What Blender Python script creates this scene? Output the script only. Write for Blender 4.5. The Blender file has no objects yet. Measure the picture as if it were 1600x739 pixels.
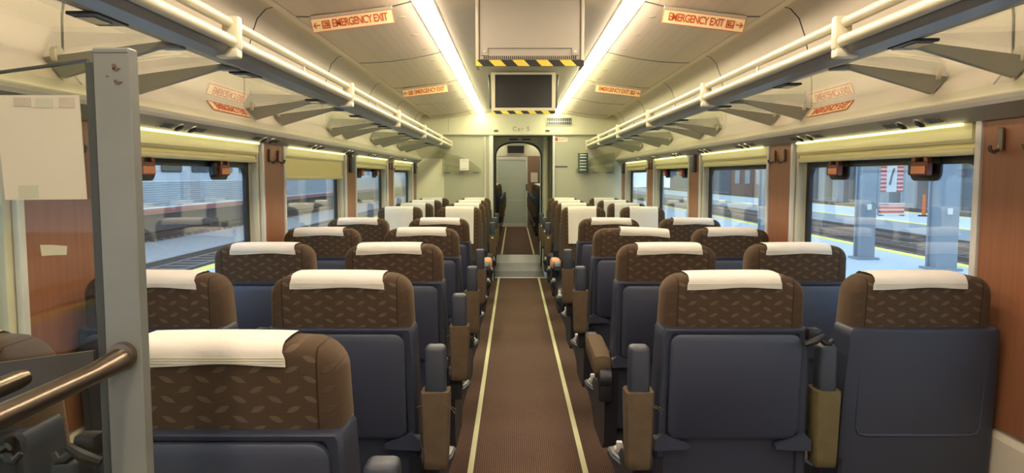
import bpy, bmesh, math, random
from mathutils import Vector, Matrix
random.seed(7)
scene = bpy.context.scene
C = scene.collection

# ------------------------------------------------------------------ camera / world / exposure
cam_d = bpy.data.cameras.new('camera'); cam = bpy.data.objects.new('camera', cam_d); C.objects.link(cam)
cam.location = (-0.07, 0.0, 1.48)
cam.rotation_euler = (math.radians(90 - 4.68), 0, 0.0026)
cam_d.sensor_width = 36; cam_d.lens = 1155 / 1600 * 36; cam_d.clip_start = 0.02; cam_d.clip_end = 400
scene.camera = cam
world = bpy.data.worlds.new('sky'); scene.world = world; world.use_nodes = True
bg = world.node_tree.nodes['Background']
bg.inputs[0].default_value = (0.66, 0.83, 1.0, 1); bg.inputs[1].default_value = 1.3
vs = scene.view_settings
vs.view_transform = 'Standard'; vs.look = 'None'; vs.gamma = 1.0; vs.exposure = 1.25; vs.use_curve_mapping = False
scene.cycles.max_bounces = 10; scene.cycles.diffuse_bounces = 5; scene.cycles.glossy_bounces = 4
scene.cycles.transparent_max_bounces = 32; scene.cycles.caustics_reflective = False; scene.cycles.caustics_refractive = False
LAMP = 12.5                       # radiance of the ceiling strip diffusers
LAMP_COL = (1.0, 0.82, 0.65)
LAMP_COL_FAR = (1.0, 0.94, 0.60)

# ------------------------------------------------------------------ materials
def lin(c):
    return tuple(((x / 255) / 12.92 if x / 255 <= 0.04045 else ((x / 255 + 0.055) / 1.055) ** 2.4) for x in c)
MATS = {}
class N:
    def __init__(s, nt): s.nt = nt
    def __call__(s, t, ins=None, **kw):
        n = s.nt.nodes.new(t)
        for k, v in kw.items(): setattr(n, k, v)
        for k, v in (ins or {}).items():
            if isinstance(v, bpy.types.NodeSocket): s.nt.links.new(v, n.inputs[k])
            else: n.inputs[k].default_value = v
        return n
    def math(s, op, a, b=0.0, c=0.0):
        n = s.nt.nodes.new('ShaderNodeMath'); n.operation = op
        for i, v in enumerate((a, b, c)):
            if isinstance(v, bpy.types.NodeSocket): s.nt.links.new(v, n.inputs[i])
            else: n.inputs[i].default_value = v
        return n.outputs[0]
    def mix(s, f, a, b):
        n = s.nt.nodes.new('ShaderNodeMix'); n.data_type = 'RGBA'
        for k, v in ((0, f), (6, a), (7, b)):
            if isinstance(v, bpy.types.NodeSocket): s.nt.links.new(v, n.inputs[k])
            elif k == 0: n.inputs[k].default_value = v
            else: n.inputs[k].default_value = (*v[:3], 1)
        return n.outputs[2]
def new(name):
    m = bpy.data.materials.new(name); m.use_nodes = True
    nt = m.node_tree; b = nt.nodes['Principled BSDF']; MATS[name] = m
    return m, N(nt), b
def plain(name, rgb, rough=0.5, metal=0.0, var=0.06, vscale=8.0, bump=0.0, bscale=200.0, spec=0.5):
    m, n, b = new(name)
    c = lin(rgb)
    tc = n('ShaderNodeTexCoord')
    no = n('ShaderNodeTexNoise', {'Vector': tc.outputs['Object'], 'Scale': vscale, 'Detail': 4.0})
    f = n.math('MULTIPLY_ADD', no.outputs[0], 2 * var, 1 - var)
    col = n('ShaderNodeVectorMath', {0: c, 3: f}, operation='SCALE')
    n.nt.links.new(col.outputs[0], b.inputs['Base Color'])
    b.inputs['Roughness'].default_value = rough; b.inputs['Metallic'].default_value = metal
    b.inputs['Specular IOR Level'].default_value = spec
    if bump:
        n2 = n('ShaderNodeTexNoise', {'Vector': tc.outputs['Object'], 'Scale': bscale, 'Detail': 2.0})
        bp = n('ShaderNodeBump', {'Height': n2.outputs[0], 'Strength': bump, 'Distance': 0.002})
        n.nt.links.new(bp.outputs[0], b.inputs['Normal'])
    return m
def emit(name, rgb, s):
    m, n, b = new(name)
    b.inputs['Base Color'].default_value = (0.8, 0.8, 0.75, 1)
    b.inputs['Emission Color'].default_value = (*rgb, 1); b.inputs['Emission Strength'].default_value = s
    return m
def glass(name, tint=(1, 1, 1), ior=1.5, rough=0.0, haze=0.0, hazec=(0.8, 0.85, 0.85)):
    m, n, b = new(name); nt = n.nt
    nt.nodes.remove(b); out = nt.nodes['Material Output']
    tr = n('ShaderNodeBsdfTransparent', {'Color': (*tint, 1)})
    gl = n('ShaderNodeBsdfGlossy', {'Color': (1, 1, 1, 1), 'Roughness': rough})
    ge = n('ShaderNodeNewGeometry')
    dp = n('ShaderNodeVectorMath', {0: ge.outputs['Normal'], 1: ge.outputs['Incoming']}, operation='DOT_PRODUCT')
    f0 = ((ior-1)/(ior+1))**2
    fres = n.math('MULTIPLY_ADD', n.math('POWER', n.math('SUBTRACT', 1.0, n.math('ABSOLUTE', dp.outputs['Value'])), 5.0), 1-f0, f0)
    base = tr.outputs[0]
    if haze:
        df = n('ShaderNodeBsdfDiffuse', {'Color': (*hazec, 1)})
        mx0 = n('ShaderNodeMixShader', {0: haze, 1: tr.outputs[0], 2: df.outputs[0]}); base = mx0.outputs[0]
    mx = n('ShaderNodeMixShader', {0: fres, 1: base, 2: gl.outputs[0]})
    nt.links.new(mx.outputs[0], out.inputs[0])
    return m

plain('ceiling_paint', (222, 212, 194), 0.55, var=0.03)
plain('cove_paint', (220, 208, 188), 0.5, var=0.03)
plain('centre_shaded', (176, 168, 150), 0.5, var=0.04)  # darker than the panels: shade between the light strips put into the colour
plain('end_wall_paint', (176, 175, 152), 0.5, var=0.05, vscale=3)
plain('end_header_paint', (204, 202, 174), 0.5, var=0.03)
plain('frame_cream', (200, 196, 168), 0.45, var=0.04)
plain('wall_cream', (186, 178, 155), 0.5, var=0.05)
plain('aluminium', (190, 192, 190), 0.35, 0.85, var=0.05)
plain('alu_white', (205, 205, 198), 0.4, 0.2, var=0.05)
plain('rack_grey', (128, 130, 132), 0.38, 0.5, var=0.06)
plain('rack_fin', (142, 142, 132), 0.45, 0.15, var=0.05)
plain('rack_tube', (212, 206, 178), 0.3, 0.1, var=0.03)
plain('fascia_paint', (146, 143, 134), 0.45, 0.1, var=0.05)
plain('blind_cloth', (218, 210, 142), 0.6, var=0.04, vscale=3)
plain('blind_rail', (210, 206, 156), 0.4, var=0.03)
plain('black_rubber', (16, 17, 19), 0.5, var=0.1)
plain('black_plastic', (22, 22, 24), 0.4, var=0.1)
plain('dark_seam', (20, 18, 15), 0.8)
plain('navy_shell', (48, 53, 66), 0.42, var=0.08, vscale=5, bump=0.25, bscale=900)
plain('navy_tray', (51, 56, 71), 0.42, var=0.08, vscale=5, bump=0.25, bscale=900)
plain('navy_dark', (28, 30, 37), 0.5, var=0.1)
plain('arm_cap', (48, 53, 62), 0.5, var=0.15, vscale=20, bump=0.3, bscale=500)
plain('arm_sleeve', (94, 80, 62), 0.95, var=0.25, vscale=25, bump=0.8, bscale=350, spec=0.1)
plain('arm_sleeve_olive', (100, 90, 62), 0.95, var=0.2, vscale=25, bump=0.8, bscale=350, spec=0.1)
plain('lever_white', (205, 202, 195), 0.35, var=0.05)
plain('lever_grey', (150, 150, 150), 0.3, 0.6, var=0.06)
plain('cover_white', (212, 206, 194), 0.85, var=0.04, vscale=15, bump=0.5, bscale=60, spec=0.1)
plain('monitor_grey', (178, 170, 152), 0.5, var=0.03)
plain('monitor_frame', (200, 190, 165), 0.45, var=0.03)
plain('screen_black', (24, 22, 22), 0.35, var=0.1, vscale=200)
plain('hazard_yellow', (222, 196, 70), 0.5)
plain('sign_plate', (250, 226, 176), 0.4, var=0.02)
plain('sign_orange', (205, 92, 40), 0.5)
plain('sign_red', (190, 50, 40), 0.5)
plain('sign_white', (232, 228, 212), 0.5)
plain('post_grey', (126, 128, 122), 0.45, 0.25, var=0.14, vscale=14)
plain('post_dirt', (96, 80, 64), 0.8, var=0.3, vscale=60)
plain('paper', (188, 184, 164), 0.8, var=0.05, vscale=12)
plain('paper_print_green', (172, 174, 150), 0.8, var=0.1)
plain('paper_print_brown', (172, 164, 145), 0.8, var=0.3, vscale=30)
plain('steel_tube', (140, 126, 110), 0.3, 1.0, var=0.08)
plain('plate_grey', (70, 68, 64), 0.6, 0.2, var=0.08)
plain('gasket_green', (58, 62, 58), 0.5, var=0.1)
plain('handle_red', (104, 48, 36), 0.4, var=0.08)
plain('handle_label', (214, 140, 98), 0.4, var=0.08)
plain('hook_metal', (120, 110, 96), 0.35, 0.8)
plain('device_grey', (86, 92, 96), 0.4, 0.3, var=0.2, vscale=40)
plain('light_ring', (190, 186, 172), 0.3, 0.8)
plain('icon_grey', (84, 86, 88), 0.6)
plain('kick_panel', (198, 190, 168), 0.5, var=0.05)
plain('ramp_metal', (122, 124, 122), 0.35, 0.5, var=0.08, vscale=6)
plain('ramp_metal_dark', (84, 86, 80), 0.42, 0.4, var=0.1, vscale=6)
plain('strip_glow', (216, 212, 166), 0.6, var=0.06, vscale=12)
plain('salmon_wall', (146, 116, 98), 0.6, var=0.05)
plain('leaflet_green', (62, 84, 76), 0.4, var=0.35, vscale=60)
plain('arm_sleeve_lit', (196, 140, 104), 0.9, var=0.15, vscale=25)  # sleeve fabric with the orange light on the lowered pads put into its colour
# outside
plain('platform_concrete', (176, 186, 192), 0.85, var=0.08, vscale=1.5)
plain('platform_yellow', (228, 208, 96), 0.7, var=0.06)
plain('ballast', (150, 148, 146), 0.95, var=0.45, vscale=9, bump=1.0, bscale=18)
plain('sleeper_wood', (92, 84, 78), 0.9, var=0.2)
plain('rail_steel', (96, 86, 80), 0.5, 0.5, var=0.15)
plain('column_paint', (128, 140, 150), 0.6, var=0.06)
plain('concrete_wall', (150, 152, 150), 0.9, var=0.12, vscale=0.6)
plain('concrete_dark', (92, 98, 104), 0.9, var=0.12, vscale=0.6)
plain('train_silver', (190, 196, 200), 0.42, 0.55, var=0.05)
plain('train_window', (40, 48, 56), 0.15, var=0.1)
plain('train_dark', (44, 44, 46), 0.8, var=0.15)
plain('train_red', (150, 70, 66), 0.5)
plain('train_white', (210, 212, 212), 0.5)
plain('barrier_orange', (220, 110, 50), 0.5)
plain('brick_red', (120, 84, 74), 0.9, var=0.2, vscale=6)
emit('lamp_diffuser', LAMP_COL, LAMP)
emit('lamp_diffuser_far', LAMP_COL_FAR, LAMP)
emit('vestibule_fill_glow', (1.0, 0.95, 0.72), 9.0)  # glow of the added vestibule fill
emit('next_coach_lamp', (1.0, 0.93, 0.70), 4.5)
emit('cove_lamp', (1.0, 0.94, 0.42), 0.9)
glass('window_glass', (0.90, 0.95, 0.99), 1.75, haze=0.04, hazec=(0.75, 0.8, 0.9))
glass('shelf_glass', (0.93, 0.95, 0.92), 1.55)
glass('partition_glass', (0.92, 0.94, 0.89), 1.22)
glass('acrylic', (0.95, 0.95, 0.92), 1.4, haze=0.03, hazec=(0.7, 0.7, 0.62))
glass('door_glass', (0.80, 0.90, 0.86), 1.5, haze=0.62, hazec=(0.66, 0.72, 0.64))
glass('clear_dark', (0.55, 0.65, 0.75), 1.5)

def perforated(name, rgb):
    m, n, b = new(name)
    tc = n('ShaderNodeTexCoord')
    vo = n('ShaderNodeTexVoronoi', {'Vector': tc.outputs['Object'], 'Scale': 130.0, 'Randomness': 0.0})
    st = n.math('LESS_THAN', vo.outputs['Distance'], 0.22)
    col = n.mix(n.math('MULTIPLY', st, 0.35), lin(rgb), lin((90, 80, 64)))
    n.nt.links.new(col, b.inputs['Base Color']); b.inputs['Roughness'].default_value = 0.6
    return m
perforated('ceiling_panel', (224, 210, 188))

def fabric():
    m, n, b = new('seat_fabric')
    tc = n('ShaderNodeTexCoord'); sp = n('ShaderNodeSeparateXYZ', {0: tc.outputs['Object']})
    x, z = sp.outputs[0], sp.outputs[2]
    row = n.math('FLOOR', n.math('DIVIDE', z, 0.0185))
    par = n.math('MODULO', n.math('ABSOLUTE', row), 2.0)
    par4 = n.math('MODULO', n.math('ABSOLUTE', n.math('ADD', row, 0.0)), 4.0)
    fz = n.math('SUBTRACT', n.math('FRACT', n.math('DIVIDE', z, 0.0185)), 0.5)
    fx = n.math('SUBTRACT', n.math('FRACT', n.math('ADD', n.math('DIVIDE', x, 0.064), n.math('MULTIPLY', par, 0.5))), 0.5)
    X = n.math('MULTIPLY', fx, 0.064); Z = n.math('MULTIPLY', fz, 0.0185)
    sgn = n.math('SUBTRACT', n.math('MULTIPLY', par, 2.0), 1.0)
    a = 0.42
    u = n.math('ADD', n.math('MULTIPLY', X, math.cos(a)), n.math('MULTIPLY', n.math('MULTIPLY', Z, math.sin(a)), sgn))
    v = n.math('SUBTRACT', n.math('MULTIPLY', Z, math.cos(a)), n.math('MULTIPLY', n.math('MULTIPLY', X, math.sin(a)), sgn))
    # lens shape: |v| < b (1-(u/a)^2)
    uu = n.math('POWER', n.math('ABSOLUTE', n.math('DIVIDE', u, 0.0148)), 2.0)
    lim = n.math('MULTIPLY', n.math('SUBTRACT', 1.0, uu), 0.0056)
    inside = n.math('SUBTRACT', lim, n.math('ABSOLUTE', v))
    f = n.nt.nodes.new('ShaderNodeMapRange'); f.inputs[1].default_value = -0.0004; f.inputs[2].default_value = 0.0012
    n.nt.links.new(inside, f.inputs[0])
    no = n('ShaderNodeTexNoise', {'Vector': tc.outputs['Object'], 'Scale': 900.0, 'Detail': 2.0})
    big = n('ShaderNodeTexNoise', {'Vector': tc.outputs['Object'], 'Scale': 9.0, 'Detail': 3.0})
    seam = n.math('LESS_THAN', n.math('ABSOLUTE', n.math('SUBTRACT', n.math('ABSOLUTE', x), 0.172)), 0.0016)
    base = n.mix(big.outputs[0], lin((70, 56, 43)), lin((81, 66, 52)))
    leaf = n.mix(big.outputs[0], lin((94, 81, 65)), lin((108, 94, 77)))
    mid = n.math('LESS_THAN', n.math('ABSOLUTE', x), 0.172)
    col = n.mix(n.math('MULTIPLY', f.outputs[0], n.math('MULTIPLY_ADD', mid, 0.7, 0.1)), base, leaf)
    col = n.mix(n.math('MULTIPLY', no.outputs[0], 0.35), col, lin((52, 42, 33)))
    col = n.mix(seam, col, lin((48, 36, 28)))
    n.nt.links.new(col, b.inputs['Base Color'])
    b.inputs['Roughness'].default_value = 0.95; b.inputs['Specular IOR Level'].default_value = 0.1
    b.inputs['Sheen Weight'].default_value = 0.25; b.inputs['Sheen Roughness'].default_value = 0.45
    b.inputs['Sheen Tint'].default_value = (*lin((190, 170, 140)), 1)
    h = n.math('ADD', n.math('MULTIPLY', f.outputs[0], 1.0), n.math('MULTIPLY', no.outputs[0], 0.4))
    bp = n('ShaderNodeBump', {'Height': h, 'Strength': 0.5, 'Distance': 0.0015}); n.nt.links.new(bp.outputs[0], b.inputs['Normal'])
fabric()

def carpet(name, c0, c1, c2):
    m, n, b = new(name)
    tc = n('ShaderNodeTexCoord'); sp = n('ShaderNodeSeparateXYZ', {0: tc.outputs['Object']})
    x, y = sp.outputs[0], sp.outputs[1]
    fx = n.math('FRACT', n.math('DIVIDE', x, 0.011))
    rib = n.math('LESS_THAN', n.math('ABSOLUTE', n.math('SUBTRACT', fx, 0.5)), 0.2)
    col_i = n.math('FLOOR', n.math('DIVIDE', x, 0.011))
    dash = n('ShaderNodeTexNoise', {'Vector': n('ShaderNodeCombineXYZ', {0: n.math('MULTIPLY', col_i, 3.7), 1: n.math('MULTIPLY', y, 60.0), 2: 0.0}).outputs[0], 'Scale': 1.0, 'Detail': 1.0})
    big = n('ShaderNodeTexNoise', {'Vector': tc.outputs['Object'], 'Scale': 2.2, 'Detail': 4.0})
    base = n.mix(big.outputs[0], lin(c0), lin(c1))
    col = n.mix(n.math('MULTIPLY', rib, n.math('MULTIPLY', dash.outputs[0], 0.75)), base, lin(c2))
    n.nt.links.new(col, b.inputs['Base Color'])
    b.inputs['Roughness'].default_value = 0.95; b.inputs['Specular IOR Level'].default_value = 0.15
    bp = n('ShaderNodeBump', {'Height': rib, 'Strength': 0.5, 'Distance': 0.002}); n.nt.links.new(bp.outputs[0], b.inputs['Normal'])
carpet('carpet_brown', (73, 55, 46), (90, 68, 56), (128, 106, 92))

def wood():
    m, n, b = new('wood_veneer')
    tc = n('ShaderNodeTexCoord')
    mp = n('ShaderNodeMapping', {'Vector': tc.outputs['Object'], 'Scale': (30.0, 30.0, 1.6)})
    no = n('ShaderNodeTexNoise', {'Vector': mp.outputs[0], 'Scale': 2.0, 'Detail': 6.0, 'Distortion': 0.6})
    col = n.mix(no.outputs[0], lin((114, 72, 48)), lin((148, 98, 66)))
    n.nt.links.new(col, b.inputs['Base Color']); b.inputs['Roughness'].default_value = 0.38
wood()

def hazard(name, axis=0):
    m, n, b = new(name)
    tc = n('ShaderNodeTexCoord'); sp = n('ShaderNodeSeparateXYZ', {0: tc.outputs['Object']})
    t = n.math('FRACT', n.math('DIVIDE', n.math('ADD', sp.outputs[0], n.math('MULTIPLY', sp.outputs[2], 1.0)), 0.118))
    f = n.math('LESS_THAN', t, 0.5)
    n.nt.links.new(n.mix(f, lin((226, 200, 70)), lin((26, 24, 22))), b.inputs['Base Color'])
    b.inputs['Roughness'].default_value = 0.5
hazard('hazard_stripe')

def banner(name, c0, c1, sc):
    m, n, b = new(name)
    tc = n('ShaderNodeTexCoord')
    wv = n('ShaderNodeTexWave', {'Vector': tc.outputs['Object'], 'Scale': sc, 'Distortion': 0.0}, wave_type='RINGS')
    f = n.math('GREATER_THAN', wv.outputs[1] if len(wv.outputs) > 1 else wv.outputs[0], 0.6)
    n.nt.links.new(n.mix(n.math('MULTIPLY', f, 0.7), lin(c0), lin(c1)), b.inputs['Base Color']); b.inputs['Roughness'].default_value = 0.7
banner('banner_red', (186, 66, 64), (226, 214, 208), 1.6)

# ------------------------------------------------------------------ mesh builder
class MB:
    def __init__(s): s.v = []; s.f = []
    def add(s, vs, fs):
        o = len(s.v); s.v += [tuple(p) for p in vs]; s.f += [tuple(o + i for i in f) for f in fs]; return s
    def box(s, x0, x1, y0, y1, z0, z1):
        x0, x1 = min(x0, x1), max(x0, x1); y0, y1 = min(y0, y1), max(y0, y1); z0, z1 = min(z0, z1), max(z0, z1)
        return s.add([(x0,y0,z0),(x1,y0,z0),(x1,y1,z0),(x0,y1,z0),(x0,y0,z1),(x1,y0,z1),(x1,y1,z1),(x0,y1,z1)],
                     [(0,3,2,1),(4,5,6,7),(0,1,5,4),(1,2,6,5),(2,3,7,6),(3,0,4,7)])
    def rbox(s, x0, x1, y0, y1, z0, z1, r=0.005, seg=2, M=None):
        bm = bmesh.new(); bmesh.ops.create_cube(bm, size=1)
        for v in bm.verts:
            v.co = ((x0+x1)/2 + v.co.x*abs(x1-x0), (y0+y1)/2 + v.co.y*abs(y1-y0), (z0+z1)/2 + v.co.z*abs(z1-z0))
        bmesh.ops.bevel(bm, geom=bm.edges[:], offset=r, segments=seg, affect='EDGES', profile=0.5)
        bm.verts.index_update()
        vs = [(M @ v.co if M else v.co.copy()) for v in bm.verts]; fs = [tuple(v.index for v in f.verts) for f in bm.faces]
        bm.free(); return s.add(vs, fs)
    def prism(s, pts, axis, a0, a1):
        def P(p, a): return {'x': (a, p[0], p[1]), 'y': (p[0], a, p[1]), 'z': (p[0], p[1], a)}[axis]
        n = len(pts); vs = [P(p, a0) for p in pts] + [P(p, a1) for p in pts]
        fs = [tuple(range(n))[::-1], tuple(range(n, 2*n))] + [(i, (i+1) % n, n+(i+1) % n, n+i) for i in range(n)]
        return s.add(vs, fs)
    def loft(s, rings, cap=True):
        n = len(rings[0]); vs = [p for r in rings for p in r]; fs = []
        for k in range(len(rings)-1):
            for i in range(n):
                j = (i+1) % n; fs.append((k*n+i, k*n+j, (k+1)*n+j, (k+1)*n+i))
        if cap: fs += [tuple(range(n))[::-1], tuple(range((len(rings)-1)*n, len(rings)*n))]
        return s.add(vs, fs)
    def tube(s, path, r, n=10, cap=True):
        path = [Vector(p) for p in path]; rings = []
        up = None
        for i, p in enumerate(path):
            d = (path[min(i+1, len(path)-1)] - path[max(i-1, 0)]).normalized()
            if up is None:
                up = Vector((0, 0, 1)) if abs(d.z) < 0.9 else Vector((1, 0, 0))
            a = d.cross(up).normalized(); b_ = a.cross(d).normalized(); up = b_
            rr = r[i] if isinstance(r, (list, tuple)) else r
            rings.append([tuple(p + a*math.cos(2*math.pi*k/n)*rr + b_*math.sin(2*math.pi*k/n)*rr) for k in range(n)])
        return s.loft(rings, cap)
    def cyl(s, c, axis, r, h, n=20, r2=None):
        c = Vector(c); d = {'x': Vector((1,0,0)), 'y': Vector((0,1,0)), 'z': Vector((0,0,1))}.get(axis) if isinstance(axis, str) else Vector(axis).normalized()
        return s.tube([c - d*h/2, c + d*h/2], [r, r2 if r2 is not None else r], n)
    def xform(s, M):
        s.v = [tuple(M @ Vector(p)) for p in s.v]; return s
    def mesh(s, name, mat, smooth=35):
        me = bpy.data.meshes.new(name); me.from_pydata(s.v, [], s.f)
        bm = bmesh.new(); bm.from_mesh(me); bmesh.ops.recalc_face_normals(bm, faces=bm.faces[:]); bm.to_mesh(me); bm.free()
        me.materials.append(MATS[mat])
        if smooth:
            me.polygons.foreach_set('use_smooth', [True]*len(me.polygons)); me.set_sharp_from_angle(angle=math.radians(smooth))
        return me
    def build(s, name, mat, parent=None, smooth=35, loc=None, rot=None):
        return obj(name, s.mesh(name, mat, smooth), parent, loc, rot)
def obj(name, me, parent=None, loc=None, rot=None):
    o = bpy.data.objects.new(name, me); C.objects.link(o)
    if parent is not None: o.parent = parent
    if loc is not None: o.location = loc
    if rot is not None: o.rotation_euler = rot
    return o
CACHE = {}
def part(name, key, fn, mat, parent, loc=None, rot=None, smooth=35):
    k = (name, key, mat)
    if k not in CACHE: CACHE[k] = fn().mesh(name, mat, smooth)
    return obj(name, CACHE[k], parent, loc, rot)
def tag(o, label, cat, group=None, kind=None):
    o['label'] = label; o['category'] = cat
    if group: o['group'] = group
    if kind: o['kind'] = kind
    return o
def thing(name, label, cat, loc=(0,0,0), rz=0.0, group=None, kind=None):
    o = bpy.data.objects.new(name, None); C.objects.link(o); o.location = loc; o.rotation_euler = (0, 0, rz)
    o.empty_display_size = 0.1
    return tag(o, label, cat, group, kind)
def strip(pts, t):
    """closed polygon of a polyline thickened by t to its left"""
    out = []
    for i, p in enumerate(pts):
        a = pts[max(i-1, 0)]; b = pts[min(i+1, len(pts)-1)]
        d = Vector((b[0]-a[0], b[1]-a[1])).normalized(); nrm = Vector((-d.y, d.x))
        out.append((p[0]+nrm.x*t, p[1]+nrm.y*t))
    return list(pts) + out[::-1]
def text_mesh(body, size, mat, extrude=0.0008, align='CENTER', spacing=1.0):
    cu = bpy.data.curves.new('lettering', 'FONT'); cu.body = body; cu.size = size; cu.extrude = extrude
    cu.align_x = align; cu.align_y = 'CENTER'; cu.space_character = spacing; cu.resolution_u = 3; cu.offset = size*0.012
    o = bpy.data.objects.new('lettering_tmp', cu); C.objects.link(o)
    dg = bpy.context.evaluated_depsgraph_get(); me = bpy.data.meshes.new_from_object(o.evaluated_get(dg))
    bpy.data.objects.remove(o); me.name = 'lettering'; me.materials.clear(); me.materials.append(MATS[mat]); return me
def rrect(w0, w1, z0, z1, r, seg=4):
    pts = []
    for cx, cz, a0 in ((w1-r, z0+r, -90), (w1-r, z1-r, 0), (w0+r, z1-r, 90), (w0+r, z0+r, 180)):
        for k in range(seg+1):
            a = math.radians(a0 + 90*k/seg); pts.append((cx + r*math.cos(a), cz + r*math.sin(a)))
    return pts

# ------------------------------------------------------------------ dimensions of the coach
Y0, Y1 = -1.6, 10.4            # from behind the camera to the end bulkhead
WX = 1.415                     # side wall
PITCH = 0.97
PIL = [(0.03+1.94*k, 0.43+1.94*k) for k in range(-1, 6)]     # pillars along the wall
PIL = [(a-0.0, b) for a, b in PIL]
WIN = [(PIL[i][1]+0.03, PIL[i+1][0]-0.03) for i in range(len(PIL)-1)]
WZ0, WZ1 = 0.82, 1.62
SEAMS = [-0.76, 0.76, 2.28, 3.80, 5.32, 6.84, 8.36, 9.88]
H = 1.48

# ------------------------------------------------------------------ floor
floor = MB().box(-1.45, 1.45, Y0, 10.72, -0.06, 0.0).build('floor', 'carpet_brown', smooth=0)
tag(floor, 'ribbed brown carpet floor of the railway coach', 'floor', kind='structure')
for sx in (-1, 1):
    MB().box(sx*0.275, sx*0.303, Y0, 10.68, 0.0, 0.003).build('glow_strip', 'strip_glow', floor, smooth=0)
MB().box(-0.42, 0.42, 10.66, 10.74, 0.0, 0.006).build('threshold_strip', 'alu_white', floor, smooth=0)

# gangway ramp up into the next coach
ramp = thing('gangway_ramp', 'brushed metal ramp plates between the two coaches', 'ramp', (0, 10.74, 0))
MB().prism([(0, 0.0), (0.42, 0.035), (0.42, -0.05), (0, -0.05)], 'x', -0.38, 0.38).build('lower_plate', 'ramp_metal_dark', ramp, smooth=0)
MB().prism([(0.425, 0.036), (1.05, 0.085), (1.05, -0.05), (0.425, -0.05)], 'x', -0.375, 0.375).build('middle_plate', 'ramp_metal', ramp, smooth=0)
MB().prism([(1.055, 0.09), (2.2, 0.10), (2.2, -0.05), (1.055, -0.05)], 'x', -0.37, 0.37).build('upper_plate', 'alu_white', ramp, smooth=0)

# ------------------------------------------------------------------ side walls, windows
def hook(parent, s, y, z):
    def fn():
        m = MB(); m.tube([(0, 0, 0.045), (0, 0, 0.0), (-0.006, 0, -0.016), (-0.018, 0, -0.024), (-0.03, 0, -0.018), (-0.034, 0, -0.004)], [0.007, 0.007, 0.006, 0.006, 0.006, 0.006], 8)
        m.rbox(-0.006, 0.006, -0.012, 0.012, -0.02, 0.05, 0.003, 1); return m
    o = part('coat_hook', 's', fn, 'hook_metal', parent, (s*(WX-0.02), y, z), (0, 0, 0 if s > 0 else math.pi))
    return o
def release_handle(parent, s, y):
    g = bpy.data.objects.new('release_handle', None)
    def body():
        m = MB()
        m.rbox(-0.012, 0.012, -0.055, 0.055, -0.03, 0.02, 0.004, 1)
        m.prism([(-0.055, 0.02), (-0.03, 0.02), (-0.022, 0.05), (-0.045, 0.05)], 'x', -0.010, 0.006)
        m.prism([(0.055, 0.02), (0.03, 0.02), (0.022, 0.05), (0.045, 0.05)], 'x', -0.010, 0.006)
        return m
    h = part('release_handle', 's', body, 'handle_red', parent, (s*(WX+0.012), y, 1.512), (0, 0, 0 if s > 0 else math.pi))
    part('label_plate', 's', lambda: MB().rbox(-0.0155, -0.012, -0.047, 0.047, -0.024, 0.004, 0.001, 1), 'handle_label', h)
    part('latch', 's', lambda: MB().rbox(0.0, 0.02, 0.058, 0.10, -0.03, 0.03, 0.006, 1).cyl((0.004, 0.062, 0.0), 'y', 0.006, 0.03, 8), 'black_plastic', h)
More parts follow.
